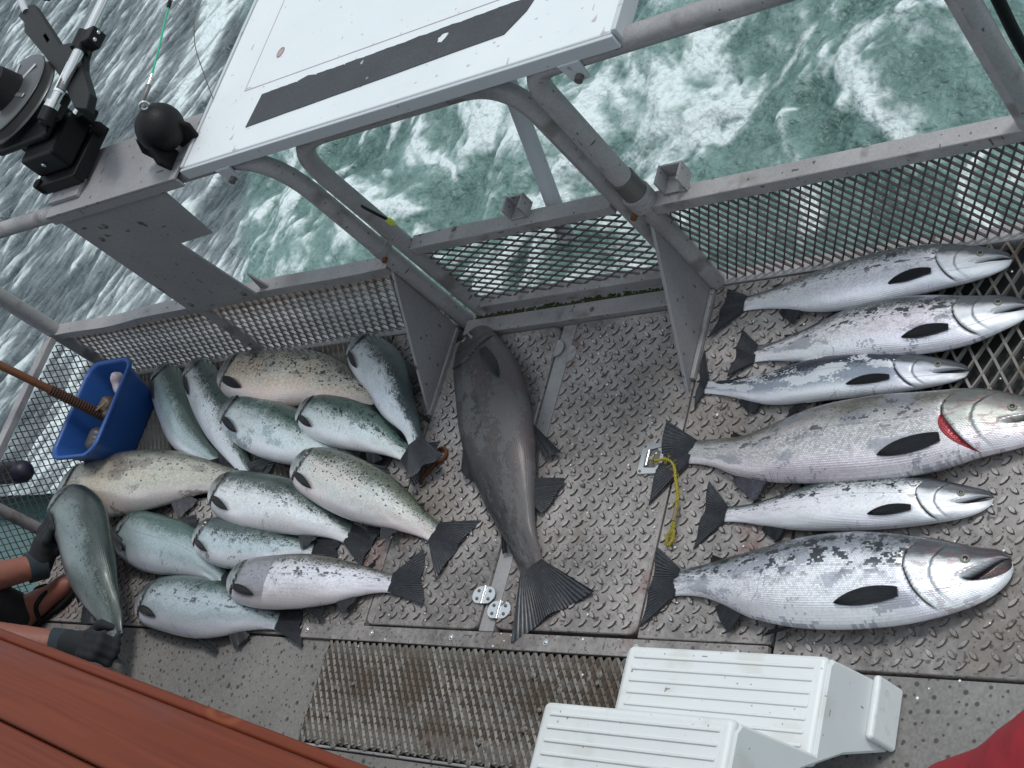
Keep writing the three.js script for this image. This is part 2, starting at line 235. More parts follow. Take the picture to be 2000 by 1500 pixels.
// ---------------------------------------------------------------- water
{
  const WX0 = -8.6, WX1 = 1.9, WZ0 = -5.6, WZ1 = -0.45, WY = -0.62;
  const water = structure('water', 'turquoise sea churned white behind the boat', [0, WY, 0]);
  // prop wash: left boundary runs aft and outward; lobes of dense foam
  const edge = z => -2.95 + (z + 1.5) * 0.52;
  const lobes = [[-0.72, -1.75, 0.24, 0.75, 1.0], [-0.6, -2.5, 0.2, 0.5, 0.75], [-1.15, -1.45, 0.34, 0.55, 0.72], [-1.5, -2.3, 0.5, 0.8, 0.4], [-2.35, -1.25, 0.5, 0.45, 0.55], [-2.9, -2.1, 0.35, 0.8, 0.5], [-0.15, -2.2, 0.35, 0.25, 0.35], [-3.3, -3.1, 0.5, 1.2, 0.6]];
  function field(x, z) { // -> deep..milky 0..1, foam 0..1, height
    const w1 = fbm(x * 1.7 + 3, z * 1.7, 3) - 0.5, w2 = fbm(x * 1.7 + 40, z * 1.7 + 9, 3) - 0.5;
    const ed = edge(z) + 0.3 * (fbm(z * 1.3, 4.2, 3) - 0.5); const inside = sst(-0.05, 0.14, x - ed);
    // inside the wash: turbulent, curling
    const X = x + 0.55 * w1, Z = z + 0.55 * w2;
    const t1 = fbm(X * 2.6, Z * 2.2, 5), t2 = fbm(X * 7 + 5 * w2, Z * 5.5 + 5 * w1, 4), t3 = fbm(x * 26 + 8 * w1, z * 22 + 9 * w2, 3), rid = 1 - Math.abs(2 * fbm(X * 4.5 + 9, Z * 3.6, 4) - 1);
    let lb = 0; for (const l of lobes) { const dx = (X - l[0]) / l[2], dz = (Z - l[1]) / l[3]; lb = Math.max(lb, l[4] * Math.exp(-dx * dx - dz * dz)); }
    const milk = clamp(0.3 + 0.4 * sst(0.3, 0.7, t1) + 0.6 * lb + 0.6 * (t2 - 0.5) + 0.75 * (t3 - 0.5));
    const foam = clamp(sst(0.62, 0.9, 0.62 * t2 + 0.3 * rid + 0.22 * t3 + 0.3 * (lb - 0.25)) * (0.45 + 0.75 * t3) + 0.75 * sst(0.8, 0.95, rid) * sst(0.42, 0.62, t2));
    // outside: wind-driven streaks running fore and aft
    const sx = x * 0.86 + z * 0.5, sz = -x * 0.5 + z * 0.86; const a = (fbm(sx * 1.2, sz * 1.0, 3) - 0.5) * 1.1;
    const s1 = fbm(sx * 8.5 + a * 2.4, sz * 2.6 + a, 4), s2 = fbm(sx * 27 + 3 * a, sz * 7.5, 3), s3 = fbm(sx * 60 + 4 * a, sz * 15, 2);
    const brk = Math.exp(-Math.pow((x - ed + 0.22) / 0.34, 2)) * sst(0.4, 0.62, fbm(x * 2.2, z * 1.1 + 7, 3)) + 0.75 * Math.exp(-Math.pow((x + 3.2) / 0.8, 2) - Math.pow((z + 0.95) / 0.5, 2));
    const milkO = clamp(0.3 + 0.5 * sst(0.4, 0.66, s1) + 0.9 * (s2 - 0.5) + 0.7 * (s3 - 0.5) + 0.6 * brk), foamO = clamp(sst(0.56, 0.76, s2 * 0.55 + s1 * 0.5 + 0.3 * brk) * (0.5 + 0.5 * s3) + 0.7 * brk * s2);
    const h = mix(0.075 * (s1 - 0.5) + 0.035 * (s2 - 0.5), 0.13 * (t1 - 0.5) + 0.05 * (t2 - 0.5) + 0.05 * lb + 0.02 * (t3 - 0.5), inside);
    const fi = mix(0.5 * vn(sx * 95 + 5 * a, sz * 24) + 0.5 * vn(sx * 48 + 9, sz * 15), 0.55 * vn(x * 85 + 14 * w2, z * 75 + 12 * w1) + 0.45 * vn(x * 175 + 9 * t2, z * 150), inside);
    return [mix(milkO, milk, inside), mix(foamO, foam, inside), h, inside, fi];
  }
  const bump = dmap(1024, 1024, (u, v) => { const q = tileFbm(u, v, 60, 3); return 0.5 * tileFbm(u, v, 18, 3) + 0.5 * q; });
  function sheet(name, x0, x1, z0, z1, W, H, NX, NZ) {
    const cd = new Uint8Array(W * H * 4), rd = new Uint8Array(W * H * 4);
    for (let j = 0; j < H; j++) for (let i = 0; i < W; i++) {
      const x = mix(x0, x1, (i + 0.5) / W), z = mix(z0, z1, (j + 0.5) / H), [m, f, h, ins, fi] = field(x, z), k = (j * W + i) * 4;
      const deep = mix3([0.032, 0.05, 0.056], [0.034, 0.082, 0.073], ins), milky = mix3([0.19, 0.225, 0.24], [0.155, 0.255, 0.238], ins);
      let c = mix3(deep, milky, clamp(m + 0.55 * (fi - 0.5)));
      c = mix3(c, [0.62, 0.7, 0.71], clamp(f * (0.55 + 0.9 * fi)));
      cd[k] = enc(c[0]); cd[k + 1] = enc(c[1]); cd[k + 2] = enc(c[2]); cd[k + 3] = 255;
      rd[k] = rd[k + 1] = rd[k + 2] = 255 * clamp(0.3 + 0.15 * m + 0.5 * f); rd[k + 3] = 255;
    }
    const mk = (d, srgb) => { const t = new THREE.DataTexture(d, W, H); if (srgb) t.colorSpace = THREE.SRGBColorSpace; t.magFilter = THREE.LinearFilter; t.minFilter = THREE.LinearMipmapLinearFilter; t.generateMipmaps = true; t.needsUpdate = true; return t; };
    const bm = bump.clone(); bm.repeat.set((x1 - x0) / 1.3, (z1 - z0) / 1.3); bm.needsUpdate = true;
    const g = new THREE.PlaneGeometry(x1 - x0, z1 - z0, NX, NZ).rotateX(-Math.PI / 2).translate((x0 + x1) / 2, WY, (z0 + z1) / 2), p = g.attributes.position, uv = g.attributes.uv;
    for (let i = 0; i < p.count; i++) { const x = p.getX(i), z = p.getZ(i), e = sst(0, 0.5, Math.min(x - WX0, WX1 - x, z - WZ0, WZ1 - z + 0.3)); p.setY(i, WY + e * field(x, z)[2]); uv.setXY(i, (x - x0) / (x1 - x0), (z - z0) / (z1 - z0)); }
    g.computeVertexNormals();
    part(water, name, g, new THREE.MeshPhysicalMaterial({ map: mk(cd, true), roughnessMap: mk(rd, false), roughness: 1, ior: 1.33, bumpMap: bm, bumpScale: 0.03 }));
  }
  sheet('wake_surface', WX0, -3.2, WZ0, WZ1, 1250, 1050, 240, 230); sheet('wake_surface', -3.2, WX1, -4.2, WZ1, 1800, 1330, 300, 240); sheet('wake_surface', -3.2, WX1, WZ0, -4.2, 600, 200, 120, 40);
  const far = new THREE.PlaneGeometry(400, 400, 1, 1).rotateX(-Math.PI / 2).translate(0, WY - 0.14, 0);
  part(water, 'open_water', far, new THREE.MeshPhysicalMaterial({ color: lin(0.05, 0.11, 0.11), roughness: 0.22, ior: 1.33 }));
}

// ---------------------------------------------------------------- hull and deck
const STERN = -0.55, PORT = -2.25, STBD = 0.81;
{
  const hull = structure('boat_hull', 'grey aluminium hull under the aft deck', [-0.7, -0.9, 0.3]);
  part(hull, 'hull_shell', box(PORT - 0.03, STBD + 0.03, -1.0, -0.05, STERN - 0.03, 3.2, 0.02), M.plate);
}
function treadGeo(x0, x1, z0, z1, y, ox, oz) { // raised lens-shaped lugs of diamond plate
  const S = 0.0362, L = 0.0128, Wd = 0.0050, h = 0.0042, P = [], X = [], XT = []; const ring = [];
  for (let k = 0; k < 8; k++) { const a = k / 8 * Math.PI * 2, cx = Math.cos(a), sx = Math.sin(a); ring.push([L * cx, Wd * sx * (1 - 0.25 * cx * cx)]); }
  for (let i = Math.floor(x0 / S) - 1; i * S < x1 + S; i++) for (let j = Math.floor(z0 / S) - 1; j * S < z1 + S; j++) for (let t = 0; t < 2; t++) {
    const cx = (i + 0.5 * t) * S + ox, cz = (j + 0.5 * t) * S + oz; if (cx < x0 + 0.009 || cx > x1 - 0.009 || cz < z0 + 0.009 || cz > z1 - 0.009) continue;
    const an = t ? Math.PI / 4 : -Math.PI / 4, c = Math.cos(an), s = Math.sin(an), b = P.length / 3, wr = 0.75 + 0.35 * hsh(i + 300, j * 2 + t + 300);
    for (const [lx, lz] of ring) P.push(cx + lx * c + lz * s, y - 0.001, cz - lx * s + lz * c);
    for (const [lx, lz] of ring) P.push(cx + (lx * c + lz * s) * 0.74, y + h * wr, cz + (-lx * s + lz * c) * 0.74);
    for (let k = 0; k < 8; k++) { const n = (k + 1) % 8; X.push(b + k, b + 8 + k, b + n, b + n, b + 8 + k, b + 8 + n); }
    for (let k = 1; k < 7; k++) XT.push(b + 8, b + 8 + k + 1, b + 8 + k);
  }
  return [XT, X].map(ix => { const g = new THREE.BufferGeometry(); g.setAttribute('position', new THREE.Float32BufferAttribute(P, 3)); g.setIndex(ix); const n = triUV(g); n.computeVertexNormals(); return n; });
}
function addTreads(pl, ...a) { const [top, flank] = treadGeo(...a); part(pl, 'raised_tread', top, M.tread).userData.kind = 'stuff'; part(pl, 'tread_flank', flank, M.darkFlank).userData.kind = 'stuff'; } // crowns walked bare, flanks darkened in colour to stand for side shade and dirt
// expanded metal: lattice of slanted strands; N is the sheet normal
function expanded(O, U, Vv, N, w, h, du, dv, wid, dep, tau, wob = 0) {
  const P = [], X = [], nu = Math.floor(w / du), nv = Math.floor(h / dv);
  const node = (i, j) => { const a = wob * (hsh(i + 50, j + 90) - 0.5), b = wob * (hsh(i + 250, j + 190) - 0.5); return O.clone().addScaledVector(U, (i + a) * du).addScaledVector(Vv, (j + b) * dv); };
  const dax = N.clone().multiplyScalar(Math.cos(tau)).addScaledVector(Vv, Math.sin(tau));
  const add = (a, b) => {
    const t = b.clone().sub(a).normalize(), d = dax.clone().addScaledVector(t, -dax.dot(t)).normalize(), q = t.clone().cross(d).normalize(), k = P.length / 3; const A = a.clone().addScaledVector(t, -wid * 0.4), B = b.clone().addScaledVector(t, wid * 0.4);
    for (const c of [A, B]) for (const [s1, s2] of [[-1, -1], [1, -1], [1, 1], [-1, 1]]) { P.push(c.x + q.x * s1 * wid / 2 + d.x * s2 * dep / 2, c.y + q.y * s1 * wid / 2 + d.y * s2 * dep / 2, c.z + q.z * s1 * wid / 2 + d.z * s2 * dep / 2); }
    for (let m = 0; m < 4; m++) { const n = (m + 1) % 4; X.push(k + m, k + n, k + 4 + m, k + n, k + 4 + n, k + 4 + m); }
  };
  for (let i = 0; i < nu; i++) for (let j = 0; j <= nv; j++) if (!((i + j) & 1)) for (const e of [1, -1]) if (j + e >= 0 && j + e <= nv) add(node(i, j), node(i + 1, j + e));
  const g = new THREE.BufferGeometry(); g.setAttribute('position', new THREE.Float32BufferAttribute(P, 3)); g.setIndex(X); const n = triUV(g, 0.5); n.computeVertexNormals(); return n;
}
const UX = V3(1, 0, 0), UY = V3(0, 1, 0), UZ = V3(0, 0, 1);
{
  const deck = structure('deck', 'grey aft deck of diamond plate, gratings and bare sole', [-0.7, -0.03, 0.1]);
  part(deck, 'sole', box(PORT, STBD, -0.05, -0.03, STERN - 0.01, 1.6, 0), M.recess);
  for (const [x0, x1, z0, z1, ox, oz] of [[-2.225, -0.748, -0.08, 0.298, 0.004, 0.01], [-0.98, -0.748, -0.532, -0.084, 0.012, 0.0], [0.012, 0.302, -0.532, 0.264, 0.007, 0.005], [0.308, 0.80, -0.135, 0.301, 0.015, 0.013]]) {
    const pl = part(deck, 'diamond_plate', box(x0, x1, -0.03, 0, z0, z1, 0.0025), M.deck);
    addTreads(pl, x0, x1, z0, z1, 0, ox, oz);
  }
  for (const [x0, x1, z0, z1] of [[-2.225, -0.846, 0.303, 1.4], [-0.842, 0.302, 0.551, 1.4], [0.306, 0.80, 0.306, 1.4]]) part(deck, 'plain_plate', box(x0, x1, -0.03, -0.004, z0, z1, 0.002), M.pitted);
  // gratings
  part(deck, 'floor_grating', expanded(V3(-2.22, -0.006, -0.54), UX, UZ, UY, 1.235, 0.452, 0.0105, 0.0165, 0.0046, 0.012, -0.9, 0.12), M.grate);
  part(deck, 'floor_grating', expanded(V3(-0.838, -0.003, 0.31), UX, UZ, UY, 1.135, 0.232, 0.0102, 0.0150, 0.0058, 0.013, -0.95, 0.12), M.grate);
  part(deck, 'floor_grating', expanded(V3(0.308, -0.004, -0.535), UX, UZ, UY, 0.49, 0.395, 0.0165, 0.031, 0.0048, 0.0062, -0.4, 0.1), M.grate);
  part(deck, 'grating_border', box(-0.842, 0.30, -0.03, 0.002, 0.543, 0.549, 0.002), M.rail);
  // weld lumps left on the grating
  { const r = rng(5), L = []; for (let i = 0; i < 38; i++) { const s = 0.004 + 0.004 * r(); L.push(new THREE.IcosahedronGeometry(s, 1).scale(1.3, 0.35, 1).rotateY(r() * 6).translate(-0.82 + 1.0 * (i < 20 ? i / 20 : r()), 0.003, i < 20 ? 0.536 + 0.006 * r() : 0.33 + 0.2 * r())); } const m = part(deck, 'weld_bead', mergeGeometries(L), M.grate); m.userData.kind = 'stuff'; }
  // cover strip with screws along the forward edge of the hatches
  const st = part(deck, 'cover_strip', box(-0.945, 0.300, -0.01, 0.006, 0.268, 0.304, 0.002), M.deck);
  for (const x of [-0.925, -0.705, -0.46, -0.2, 0.02, 0.24]) part(st, 'screw', screwHead(V3(x, 0.006, 0.285), UY, 0.0062), M.steel);
  const sill = part(deck, 'sill', box(-0.71, 0.0, -0.03, 0.014, -0.536, -0.493, 0.003), M.rail);
  part(sill, 'screw', screwHead(V3(-0.31, 0.014, -0.512), UY, 0.006), M.darkSteel);
  part(deck, 'hatch_beam', box(-0.399, -0.359, -0.03, -0.004, -0.49, 0.264, 0.002), M.rail);
  // algae growing in the gap behind the sill
  { const r = rng(9), L = []; for (let i = 0; i < 520; i++) { const s = 0.002 + 0.0045 * r() * r(); L.push(new THREE.IcosahedronGeometry(s, 0).scale(1.6, 0.8, 1).rotateY(r() * 6).translate(-0.69 + 0.7 * r(), 0.001 + 0.006 * r(), -0.539 - 0.016 * r() * (0.4 + 0.6 * r()))); } const g = mergeGeometries(L); const m = part(deck, 'algae', g, std({ color: lin(0.035, 0.05, 0.012), roughness: 0.95 })); m.userData.kind = 'stuff'; }
  part(deck, 'sill_ledge', box(PORT, STBD, -0.03, 0.0, -0.575, -0.5365, 0.002), M.rail);
}
// hatch covers
function hatch(x0, x1, z0, z1, label, ox) {
  const h = thing('hatch_cover', label, 'hatch', [(x0 + x1) / 2, -0.03, (z0 + z1) / 2]);
  const r = 0.022, s = new THREE.Shape(); s.moveTo(x0 + r, -z0); s.lineTo(x1 - r, -z0); s.quadraticCurveTo(x1, -z0, x1, -z0 - r); s.lineTo(x1, -z1 + r); s.quadraticCurveTo(x1, -z1, x1 - r, -z1); s.lineTo(x0 + r, -z1); s.quadraticCurveTo(x0, -z1, x0, -z1 + r); s.lineTo(x0, -z0 - r); s.quadraticCurveTo(x0, -z0, x0 + r, -z0);
  const g = new THREE.ExtrudeGeometry(s, { depth: 0.026, bevelEnabled: true, bevelThickness: 0.002, bevelSize: 0.002, bevelOffset: -0.002, bevelSegments: 1, curveSegments: 6 }).rotateX(-Math.PI / 2).translate(0, -0.028, 0);
  const p = part(h, 'diamond_plate', triUV(g), M.deck); addTreads(p, x0 + 0.004, x1 - 0.004, z0 + 0.004, z1 - 0.004, 0, ox, 0.004);
  return h;
}
const hatchA = hatch(-0.744, -0.403, -0.488, 0.262, 'diamond plate hatch cover with one steel hinge, left of the smooth beam', 0.011);
const hatchB = hatch(-0.355, 0.007, -0.490, 0.258, 'diamond plate hatch cover with recessed pull ring, right of the smooth beam', 0.002);
function hinge(h, x, z, tone) { // two rounded leaves, a knuckle barrel and four screws
  const L = (d) => { const s = new THREE.Shape(); s.moveTo(0.003, -0.019); s.lineTo(0.012, -0.019); s.absarc(0.012, 0, 0.019, -Math.PI / 2, Math.PI / 2, false); s.lineTo(0.003, 0.019); s.closePath(); const g = new THREE.ExtrudeGeometry(s, { depth: 0.0016, bevelEnabled: true, bevelThickness: 0.0005, bevelSize: 0.0005, bevelSegments: 1 }).rotateX(-Math.PI / 2); if (d < 0) g.rotateY(Math.PI); return g.translate(x, 0.002, z); };
  const hg = part(h, 'hinge', mergeGeometries([L(1), L(-1)]), M.steel, 'small shiny steel butt hinge');
  part(hg, 'knuckle', cyl(V3(x, 0.004, z), UZ, 0.0036, 0.04, 10), M.steel);
  for (const sx of [-1, 1]) for (const sz of [-1, 1]) part(hg, 'screw', screwHead(V3(x + sx * 0.016, 0.004, z + sz * 0.009), UY, 0.0038), M.darkSteel);
}
hinge(hatchA, -0.405, 0.186); hinge(hatchB, -0.351, 0.218);
for (const [h, x, z] of [[hatchA, -0.401, -0.425], [hatchB, -0.357, -0.405]]) { // D-shaped finger latch let into the edge
  const s = new THREE.Shape(); s.absarc(0, 0, 0.022, -Math.PI / 2, Math.PI / 2, false); s.closePath(); const g = new THREE.ExtrudeGeometry(s, { depth: 0.003, bevelEnabled: true, bevelThickness: 0.0008, bevelSize: 0.0008, bevelSegments: 1 }).rotateX(-Math.PI / 2).translate(x + 0.002, -0.0005, z); part(h, 'latch_plate', g, M.rail);
}
{ // recessed pull handle in the right hatch
  const x0 = -0.0765, x1 = -0.0215, z0 = -0.154, z1 = -0.085, y = 0.0035, s = new THREE.Shape(), r = 0.006;
  s.moveTo(x0 + r, -z0); s.lineTo(x1 - r, -z0); s.quadraticCurveTo(x1, -z0, x1, -z0 - r); s.lineTo(x1, -z1 + r); s.quadraticCurveTo(x1, -z1, x1 - r, -z1); s.lineTo(x0 + r, -z1); s.quadraticCurveTo(x0, -z1, x0, -z1 + r); s.lineTo(x0, -z0 - r); s.quadraticCurveTo(x0, -z0, x0 + r, -z0);
  const hole = new THREE.Path(); hole.moveTo(x0 + 0.012, -z0 - 0.022); hole.lineTo(x0 + 0.02, -z0 - 0.014); hole.lineTo(x1 - 0.008, -z0 - 0.009); hole.lineTo(x1 - 0.006, -z1 + 0.02); hole.lineTo(x1 - 0.014, -z1 + 0.012); hole.lineTo(x0 + 0.012, -z1 + 0.014); hole.closePath(); s.holes.push(hole);
  const fr = part(hatchB, 'pull_handle', new THREE.ExtrudeGeometry(s, { depth: 0.004, bevelEnabled: true, bevelThickness: 0.001, bevelSize: 0.001, bevelSegments: 1 }).rotateX(-Math.PI / 2).translate(0, 0.0012, 0), M.steel, 'recessed steel pull handle');
  part(fr, 'recess_pan', box(x0 + 0.009, x1 - 0.005, 0.0005, 0.0025, z0 + 0.007, z1 - 0.009, 0.0003), M.darkSteel);
  part(fr, 'ring', tube([V3(x0 + 0.018, 0.006, z0 + 0.016), V3(x0 + 0.018, 0.006, z1 - 0.018)], 0.0035, 0.01, 4, 8), M.steel);
  for (const [x, z] of [[x0 + 0.006, z0 + 0.006], [x1 - 0.006, z0 + 0.006], [x0 + 0.006, z1 - 0.006], [x1 - 0.006, z1 - 0.006]]) part(fr, 'screw', screwHead(V3(x, 0.0062, z), UY, 0.003), M.darkSteel);
}

// ---------------------------------------------------------------- stern railings, gate, side railing
const PR = 0.0215; // pipe radius
const gusset = (x, zt, ht, zb) => { const g = prism([[-zt, ht], [0.525, 0.0], [-zb, 0.0]].map(p => p), 0.008, 0.0015); return triUV(g.rotateY(Math.PI / 2).translate(x - 0.004, 0, 0)); };
{
  const g = thing('stern_railing', 'grey pipe stern railing with mesh panels behind the piled fish', 'railing', [-1.5, 0, STERN]);
  const ht = 0.722;
  part(g, 'top_pipe', tube([V3(PORT, ht, STERN), V3(-0.725, ht, STERN), V3(-0.725, 0.0, STERN + 0.005)], PR, 0.17, 70), M.rail);
  const post = part(g, 'post', tube([V3(-1.522, 0, STERN), V3(-1.522, ht, STERN)], 0.019), M.rail); part(post, 'collar', cyl(V3(-1.522, 0.30, STERN), UY, 0.022, 0.03), M.steel);
  part(g, 'post', tube([V3(PORT, 0, STERN), V3(PORT, ht + 0.25, STERN)], 0.026), M.rail);
  { // top bar, dented towards the corner
    const b = new THREE.BoxGeometry(1.5, 0.028, 0.04, 60, 1, 1).translate(-1.5, 0.266, STERN); const p = b.attributes.position; for (let i = 0; i < p.count; i++) { const x = p.getX(i); p.setY(i, p.getY(i) - 0.018 * Math.exp(-Math.pow((x + 1.95) / 0.16, 2)) + 0.004 * Math.sin(x * 9)); } b.computeVertexNormals(); part(g, 'mid_rail', triUV(b), M.rail);
  }
  part(g, 'mesh_panel', expanded(V3(-2.22, 0.004, STERN - 0.002), UX, UY, UZ, 0.68, 0.252, 0.0148, 0.0225, 0.0042, 0.0105, 0.5, 0.1), M.mesh);
  part(g, 'mesh_panel', expanded(V3(-1.50, 0.004, STERN - 0.002), UX, UY, UZ, 0.745, 0.252, 0.0148, 0.0225, 0.0042, 0.0105, 0.5, 0.1), M.mesh);
  part(g, 'gusset_plate', gusset(-0.748, STERN, 0.275, -0.268), M.plate);
  part(g, 'floor_tab', box(-0.752, -0.738, 0.0, 0.012, -0.52, -0.272, 0.002), M.rail);
  const cl = part(g, 'clamp', cyl(V3(-0.725, 0.33, STERN), UY, 0.0255, 0.022), M.rail); part(cl, 'bolt', cyl(V3(-0.715, 0.315, STERN + 0.026), UZ, 0.006, 0.014, 8), M.rust);
  part(g, 'clip', spline([V3(-0.615, 0.50, STERN + 0.02), V3(-0.60, 0.505, STERN + 0.03), V3(-0.585, 0.49, STERN + 0.035), V3(-0.575, 0.455, STERN + 0.032)], 0.0035), M.black);
  part(g, 'tag', box(-0.583, -0.567, 0.43, 0.452, STERN + 0.027, STERN + 0.034, 0.002), std({ color: lin(0.5, 0.6, 0.05), roughness: 0.6 }), 'bright yellow tag');
}
{
  const g = thing('stern_railing', 'grey pipe stern railing with dark mesh panel above the salmon row', 'railing', [0.4, 0, STERN]);
  part(g, 'top_pipe', tube([V3(STBD - 0.03, 0.722, STERN), V3(0.022, 0.716, STERN + 0.004), V3(0.008, 0.0, STERN + 0.005)], 0.0225, 0.07, 70), M.rail);
  part(g, 'mid_rail', box(0.03, STBD - 0.01, 0.272, 0.302, STERN - 0.02, STERN + 0.02, 0.003), M.rail);
  part(g, 'mesh_panel', expanded(V3(0.034, 0.002, STERN - 0.002), UX, UY, UZ, 0.75, 0.272, 0.0113, 0.0193, 0.0032, 0.0052, -0.3, 0.1), M.meshDark);
  part(g, 'post', tube([V3(0.785, 0, STERN), V3(0.785, 1.1, STERN)], 0.024), M.rail);
  part(g, 'gusset_plate', gusset(-0.001, STERN - 0.005, 0.268, -0.27), M.plate);
  part(g, 'floor_tab', box(0.004, 0.014, 0.0, 0.012, -0.52, -0.30, 0.002), M.rail);
  const cl = part(g, 'clamp', cyl(V3(0.0145, 0.318, STERN + 0.005), UY, 0.031, 0.036, 18), M.rail); part(cl, 'bolt', cyl(V3(-0.004, 0.30, STERN + 0.034), UZ, 0.007, 0.016, 8), M.rust);
  part(g, 'sleeve', cyl(V3(0.0155, 0.362, STERN + 0.005), UY, 0.0265, 0.05, 18), M.darkSteel, 'dark stained sleeve');
  part(g, 'wiring', spline([V3(0.812, 1.08, STERN - 0.035), V3(0.806, 0.8, STERN - 0.04), V3(0.818, 0.6, STERN - 0.03), V3(0.81, 0.45, STERN - 0.04), V3(0.815, 0.3, STERN - 0.035)], 0.011, 60), M.black, 'black cable tied behind the corner post');
  const br = part(g, 'channel_bracket', box(0.062, 0.118, 0.303, 0.309, STERN - 0.045, STERN + 0.0, 0.001), M.rail); part(br, 'flange', box(0.062, 0.067, 0.31, 0.345, STERN - 0.045, STERN, 0.001), M.rail); part(br, 'flange', box(0.113, 0.118, 0.31, 0.345, STERN - 0.045, STERN, 0.001), M.rail); part(br, 'back_plate', box(0.068, 0.112, 0.31, 0.343, STERN - 0.046, STERN - 0.041, 0.001), M.rail);
}
{
  const g = thing('stern_gate', 'hinged stern gate with arched pipe frame and open diamond mesh', 'gate', [-0.35, 0.01, STERN]);
  part(g, 'pipe_frame', tube([V3(-0.665, 0.02, STERN - 0.012), V3(-0.665, 0.705, STERN - 0.012), V3(-0.045, 0.705, STERN - 0.012), V3(-0.045, 0.02, STERN - 0.012)], PR, 0.12, 120), M.rail);
  part(g, 'top_rail', box(-0.645, -0.065, 0.286, 0.314, STERN - 0.032, STERN + 0.008, 0.003), M.rail);
  part(g, 'bottom_rail', box(-0.645, -0.065, 0.02, 0.05, STERN - 0.030, STERN + 0.006, 0.003), M.rail);
  part(g, 'mesh_panel', expanded(V3(-0.648, 0.048, STERN - 0.014), UX, UY, UZ, 0.59, 0.245, 0.027, 0.0122, 0.0026, 0.005, 0.2, 0.12), M.meshDark);
  const br = part(g, 'channel_bracket', box(-0.335, -0.285, 0.3145, 0.32, STERN - 0.05, STERN - 0.01, 0.001), M.rail); part(br, 'flange', box(-0.335, -0.330, 0.321, 0.352, STERN - 0.05, STERN - 0.01, 0.001), M.rail); part(br, 'flange', box(-0.290, -0.285, 0.321, 0.352, STERN - 0.05, STERN - 0.01, 0.001), M.rail); part(br, 'back_plate', box(-0.329, -0.291, 0.321, 0.35, STERN - 0.05, STERN - 0.045, 0.001), M.rail);
}
{
  const g = thing('side_railing', 'port side railing with white-edged mesh panel beside the blue bin', 'railing', [PORT, 0, 0.2]);
  part(g, 'mid_rail', box(PORT - 0.018, PORT + 0.018, 0.262, 0.284, STERN + 0.03, 1.5, 0.003), M.rail);
  part(g, 'top_pipe', tube([V3(PORT, 0.95, STERN), V3(PORT, 0.95, 1.5)], PR), M.rail);
  for (const z of [0.028, 0.7]) part(g, 'post', tube([V3(PORT, 0, z), V3(PORT, 0.95, z)], 0.019), M.rail);
  part(g, 'mesh_panel', expanded(V3(PORT, 0.002, STERN + 0.03), UZ, UY, UX, 1.6, 0.262, 0.0118, 0.0165, 0.0026, 0.004, 0.2, 0.1), M.meshDark);
}
